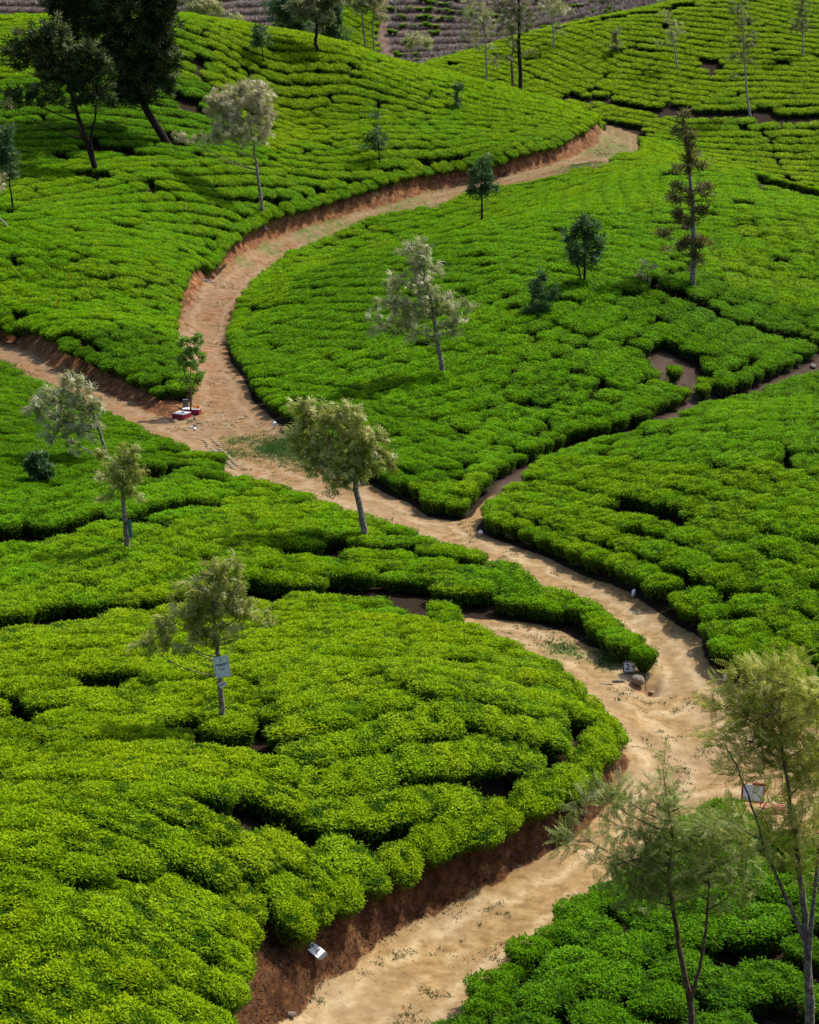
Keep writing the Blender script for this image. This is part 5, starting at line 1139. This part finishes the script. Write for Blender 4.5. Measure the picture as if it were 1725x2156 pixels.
e2, q2 = plinth(403, 868, .85, .42, .22, R(-8), 'longer shrine plinth with marigold offerings on its white top')
def on_top(e, x, y, z): return e.matrix_basis @ Vector((x, y, z))
g = np.random.default_rng(3)
for nm, lab, x, m_, r in (('flower_offering', 'heap of yellow marigolds on the shrine plinth', .14, M_yellow, .10), ('flower_offering', 'heap of orange marigolds at the right end of the shrine plinth', .34, M_orange, .09)):
    mb = MB()
    for i in range(16):
        c = np.array([g.normal(0, r * .6), g.normal(0, r * .5), abs(g.normal(0, r * .8))]); q = unit(g.normal(size=(6, 3))) * r * .5
        mb.add(np.concatenate([c + q, [c + [0, 0, r * .6]]]), [(0, 1, 6), (1, 2, 6), (2, 3, 6), (3, 4, 6), (4, 5, 6), (5, 0, 6)])
    put(nm, mb.mesh(nm, [m_]), None, on_top(e2, x, .02, .25)); tag(C.objects[-1], lab, 'offering')
mb = MB(); mb.tube([(0, 0, 0), (.01, 0, .35), (0, 0.01, .62)], [.012, .01, .006], 5); mb.box((0, 0, .60), (.03, .03, .10))
tag(put('prayer_pole', mb.mesh('prayer_pole', [M_white]), None, on_top(e2, .13, .10, .244)), 'thin white pole standing in the yellow marigolds', 'pole')
fr = empty('lantern_case', on_top(e2, -.36, .34, -.02)); tag(fr, 'small dark glass lamp case behind the shrine plinths', 'lamp case')
mb = MB()
for sx_ in (-1, 1):
    for sy_ in (-1, 1): mb.box((sx_ * .11, sy_ * .09, .30), (.018, .018, .60))
mb.box((0, 0, .61), (.26, .22, .02)); put('frame', mb.mesh('frame', [M_slate]), fr)
mb = MB(); mb.box((0, 0, .30), (.205, .165, .56)); put('pane', mb.mesh('pane', [M_glass]), fr)
for i, (u, v, s, m_, lab) in enumerate([(402, 884, (.20, .10, .05), M_paving, 'pale flat stone leaning against the shrine plinth'), (410, 883, (.10, .10, .12), M_stone, 'upright brown stone by the right end of the shrine'), (399, 888, (.16, .10, .05), M_stone, 'low grey stone before the shrine plinths'),
    (411, 897, (.15, .13, .10), M_stone, 'round grey stone on the bank foot below the shrine'), (418, 892, (.16, .14, .08), M_paving, 'tan stone right of the round grey stone'), (428, 905, (.15, .09, .05), M_paving, 'flat stone at the head of the stone-lined drain'),
    (510, 881, (.22, .13, .04), M_paving, 'pale flat stone crossing the road below the round hill'), (500, 889, (.20, .16, .04), M_paving, 'half buried slab beside the flat road stone'), (485, 901, (.20, .13, .03), M_paving, 'broad worn slab sunk in the middle of the road'), (520, 876, (.16, .10, .04), M_paving, 'small pale slab nearest the round hill edge'),
    (1373, 806, (.12, .18, .26), M_white, 'pale upright stone at the bare patch in the round hill'), (1507, 851, (.22, .14, .10), M_stone, 'brown stone beside the gully path bend'), (1712, 775, (.26, .2, .18), M_stone, 'dark boulder by the gully path at the right edge'), (612, 2140, (.16, .12, .08), M_stone, 'small broken rock at the foot of the bank at the bottom')]):
    rock('stone', u, v, s, 60 + i, m_, lab, 'stone', (0, 0, i * .7), .45)
# stone-lined drain across the road
P0, P1 = atg(431, 921), atg(490, 984)
dr = empty('stone_drain', P0); tag(dr, 'stone-lined drain running across the road at the fork', 'drain')
def drain_row(A, Bp, n, wide, seed0):
    for i in range(n):
        t = (i + .5) / n; p = A * (1 - t) + Bp * t; L = np.linalg.norm(Bp - A) / n
        d_ = (Bp - A); yaw = math.atan2(d_[1], d_[0]); z = float(hz(p[0], p[1]))
        me = rock_mesh('stone', (L * .60, wide * random.uniform(.8, 1.15), .07), seed0 + i, M_paving, 1, .5)
        o = put('stone', me, dr, Vector((p[0] + random.uniform(-.04, .04), p[1], z + .018)) - Vector(P0), (0, 0, yaw + random.uniform(-.15, .15)))
drain_row(atg(428, 926), atg(446, 945), 5, .20, 500); drain_row(atg(446, 945), atg(494, 988), 12, .17, 520); drain_row(atg(447, 924), atg(462, 940), 4, .16, 540); drain_row(atg(463, 945), atg(502, 982), 10, .15, 560)
# litter, plank, tags
p = atg(433, 593); mb = MB(); mb.box((0, 0, .05), (1.35, .22, .035)); mb.box((-.25, .12, .10), (.8, .18, .03))
tag(put('plank', mb.mesh('plank', [M_wood]), None, p, (0.02, 0.10, R(-10))), 'grey weathered plank lying on the dug bank of the upper road', 'plank')
p = atg(404, 901); mb = MB(); mb.tube([(-.12, 0, .03), (.08, 0, .03), (.11, 0, .03), (.16, 0, .03)], [.035, .035, .015, .014], 8); tag(put('bottle', mb.mesh('bottle', [M_white]), None, p, (0, 0, -.2)), 'white plastic bottle lying on the branch road near the shrine', 'bottle')
p = atg(411, 906); put('crumpled_bag', rock_mesh('crumpled_bag', (.10, .09, .09), 77, M_white, 2, .7), None, (p[0], p[1], p[2] + .07)); tag(C.objects[-1], 'crumpled white bag on the branch road near the shrine', 'bag')
for u, v, m_, lab in [(121, 643, M_yellow, 'pale yellow tag standing in the tea above the left road'), (147, 585, M_yellow, 'thin yellow tag higher up in the left hill tea'), (888, 573 - 0, M_orange, 'tiny orange flag in the tea left of the widest silver tree')]:
    p = atg(u, v, .9); mb = MB(); mb.box((0, 0, -.25), (.015, .015, .7)); mb.box((.03, 0, .14), (.14, .01, .2))
    tag(put('field_tag', mb.mesh('field_tag', [m_]), None, p), lab, 'tag')

# white red-framed board by the lower road
p = atg(1585, 1690, .3); mp = np.linalg.norm(on_plane(1586, 1670, p[1]) - on_plane(1585, 1670, p[1]))
e = empty('framed_board', (p[0], p[1], p[2] + 0.28), facing(R(-4), R(12), R(-4))); tag(e, 'white board with red frame behind the big feathery tree', 'sign')
hw, hh = 22 * mp, 17 * mp
prism_obj('panel', [(-hw, -hh), (hw, -hh), (hw, hh), (-hw, hh)], .02, M_white, e, 0, 1)
for nm, a, b, c_, d_ in (('frame', -hw - .03, -hh - .03, -hw + .012, hh + .03), ('frame', hw - .012, -hh - .03, hw + .03, hh + .03), ('frame', -hw, -hh - .04, hw, -hh + .005), ('frame', -hw * .1, hh - .005, hw, hh + .06)):
    prism_obj(nm, [(a, b), (c_, b), (c_, d_), (a, d_)], .035, M_redp, e, .012, 1)
for s in (-1, 1):
    mb = MB(); mb.box((s * hw * .8, -hh - .3, -.02), (.04, .6, .04)); put('leg', mb.mesh('leg', [M_redp]), e)
p = atg(1625, 1702, .1); mb = MB(); mb.box((0, 0, .0), (.75, .3, .14)); tag(put('low_kerb_slab', mb.mesh('low_kerb_slab', [M_pinkpl]), None, p, (0, 0, R(-12))), 'faded red concrete slab on the ground right of the framed board', 'slab')

# ------------------------------------------------------------------ small ground cover: tufts on the roads, litter and roots on the bank
def scatter_blades(name, n, pick, Lr, Wr, per, m, attrs_fn, up=(0.2, 1.2), spread=0.05):
    pts_ = pick(n); k = len(pts_); P = np.repeat(pts_, per, 0) + rng.normal(0, 1, (k * per, 3)) * np.array([spread, spread, 0.0])
    P[:, 2] = hz(P[:, 0], P[:, 1]) - .01
    D = unit(np.concatenate([rng.normal(0, 1, (k * per, 2)), rng.uniform(*up, (k * per, 1))], 1))
    V, F = leaf_quads(P, D, rng.uniform(*Lr, k * per), rng.uniform(*Wr, k * per))
    me = mesh_np(name, V, [F], [m], attrs_fn(k * per)); return tag(put(name, me), kind='stuff')
def road_pick(n, thick=0.45, y1=215):
    out = []
    while sum(len(o) for o in out) < n:
        x = rng.uniform(-40, 45, 40000); y = 38 + (y1 - 38) * rng.uniform(0, 1, 40000) ** 1.6; ok = (np.abs(x) < .2 * y + 3) & (vnoise(x / 1.1, y / 1.1, 5) * .6 + vnoise(x / .35, y / .35, 6) * .4 > thick + .17)
        x, y = x[ok], y[ok]; s_ = road_sd(x, y); ok = (s_ < -.15); x, y = x[ok], y[ok]
        out.append(np.stack([x, y, 0 * x], 1))
    return np.concatenate(out)[:n]
M_tuft = foliage('turf_blades', (0.03, 0.05, 0.010), (0.085, 0.13, 0.025), (0.19, 0.20, 0.06), .2)
M_litter, nt = mat('dry_leaf'); finish(nt, mixc(nt, attr(nt, 'tone'), (0.04, 0.018, 0.010), (0.23, 0.12, 0.055)), .85, .15)
tone_u = lambda n: dict(tone=np.repeat(np.clip(rng.normal(.5, .25, n), 0, 1), 4))
scatter_blades('grass', 3000, lambda n: road_pick(n), (.05, .12), (.012, .028), 9, M_tuft, tone_u, (.2, 1.4), .05)
def turf_pick(n):
    out = []
    for (u, v, r, k) in [(600, 935, 1.5, .30), (640, 950, 1.4, .22), (572, 942, .9, .1), (1270, 320, 3.0, .1), (1225, 347, 1.8, .1), (480, 955, .8, .05), (505, 925, .8, .04), (1185, 1365, .6, .04), (1290, 1392, .6, .05)]:
        c = at(u, v); m_ = int(n * k); out.append(np.stack([c[0] + rng.normal(0, r * .55, m_), c[1] + rng.normal(0, r * .8, m_), np.zeros(m_)], 1))
    P = np.concatenate(out); return P[road_sd(P[:, 0], P[:, 1]) < -.05]
M_turf = foliage('turf_green', (0.03, 0.08, 0.010), (0.07, 0.17, 0.022), (0.14, 0.26, 0.045), .25)
scatter_blades('turf', 3200, turf_pick, (.05, .13), (.012, .03), 8, M_turf, tone_u, (.4, 1.6), .07)
scatter_blades('leaf_litter', 5200, lambda n: road_pick(n, .40, 150), (.02, .06), (.012, .03), 2, M_litter, tone_u, (-.05, .12), .08)
def bank_pick(n):
    P, H, S_ = BW[0]; i = rng.integers(1, len(P) - 4, n); d = rng.uniform(.0, 1.25, n); e_ = unit(P[i + 1] - P[i]); nn = np.stack([-e_[:, 1], e_[:, 0]], 1)
    q = P[i] + nn * d[:, None] + e_ * rng.uniform(0, .7, (n, 1)); return np.concatenate([q, np.zeros((n, 1))], 1)
M_bankl, nt = mat('bank_litter'); finish(nt, ramp(nt, attr(nt, 'tone'), [(0, (0.012, 0.006, 0.004)), (.6, (0.07, 0.032, 0.02)), (.95, (0.34, 0.24, 0.17))]), .7, .3)
scatter_blades('dead_leaves', 5200, bank_pick, (.04, .12), (.012, .035), 3, M_bankl, lambda n: dict(tone=np.repeat(np.clip(rng.beta(1.6, 2.6, n), 0, 1), 4)), (-.6, .7), .06)
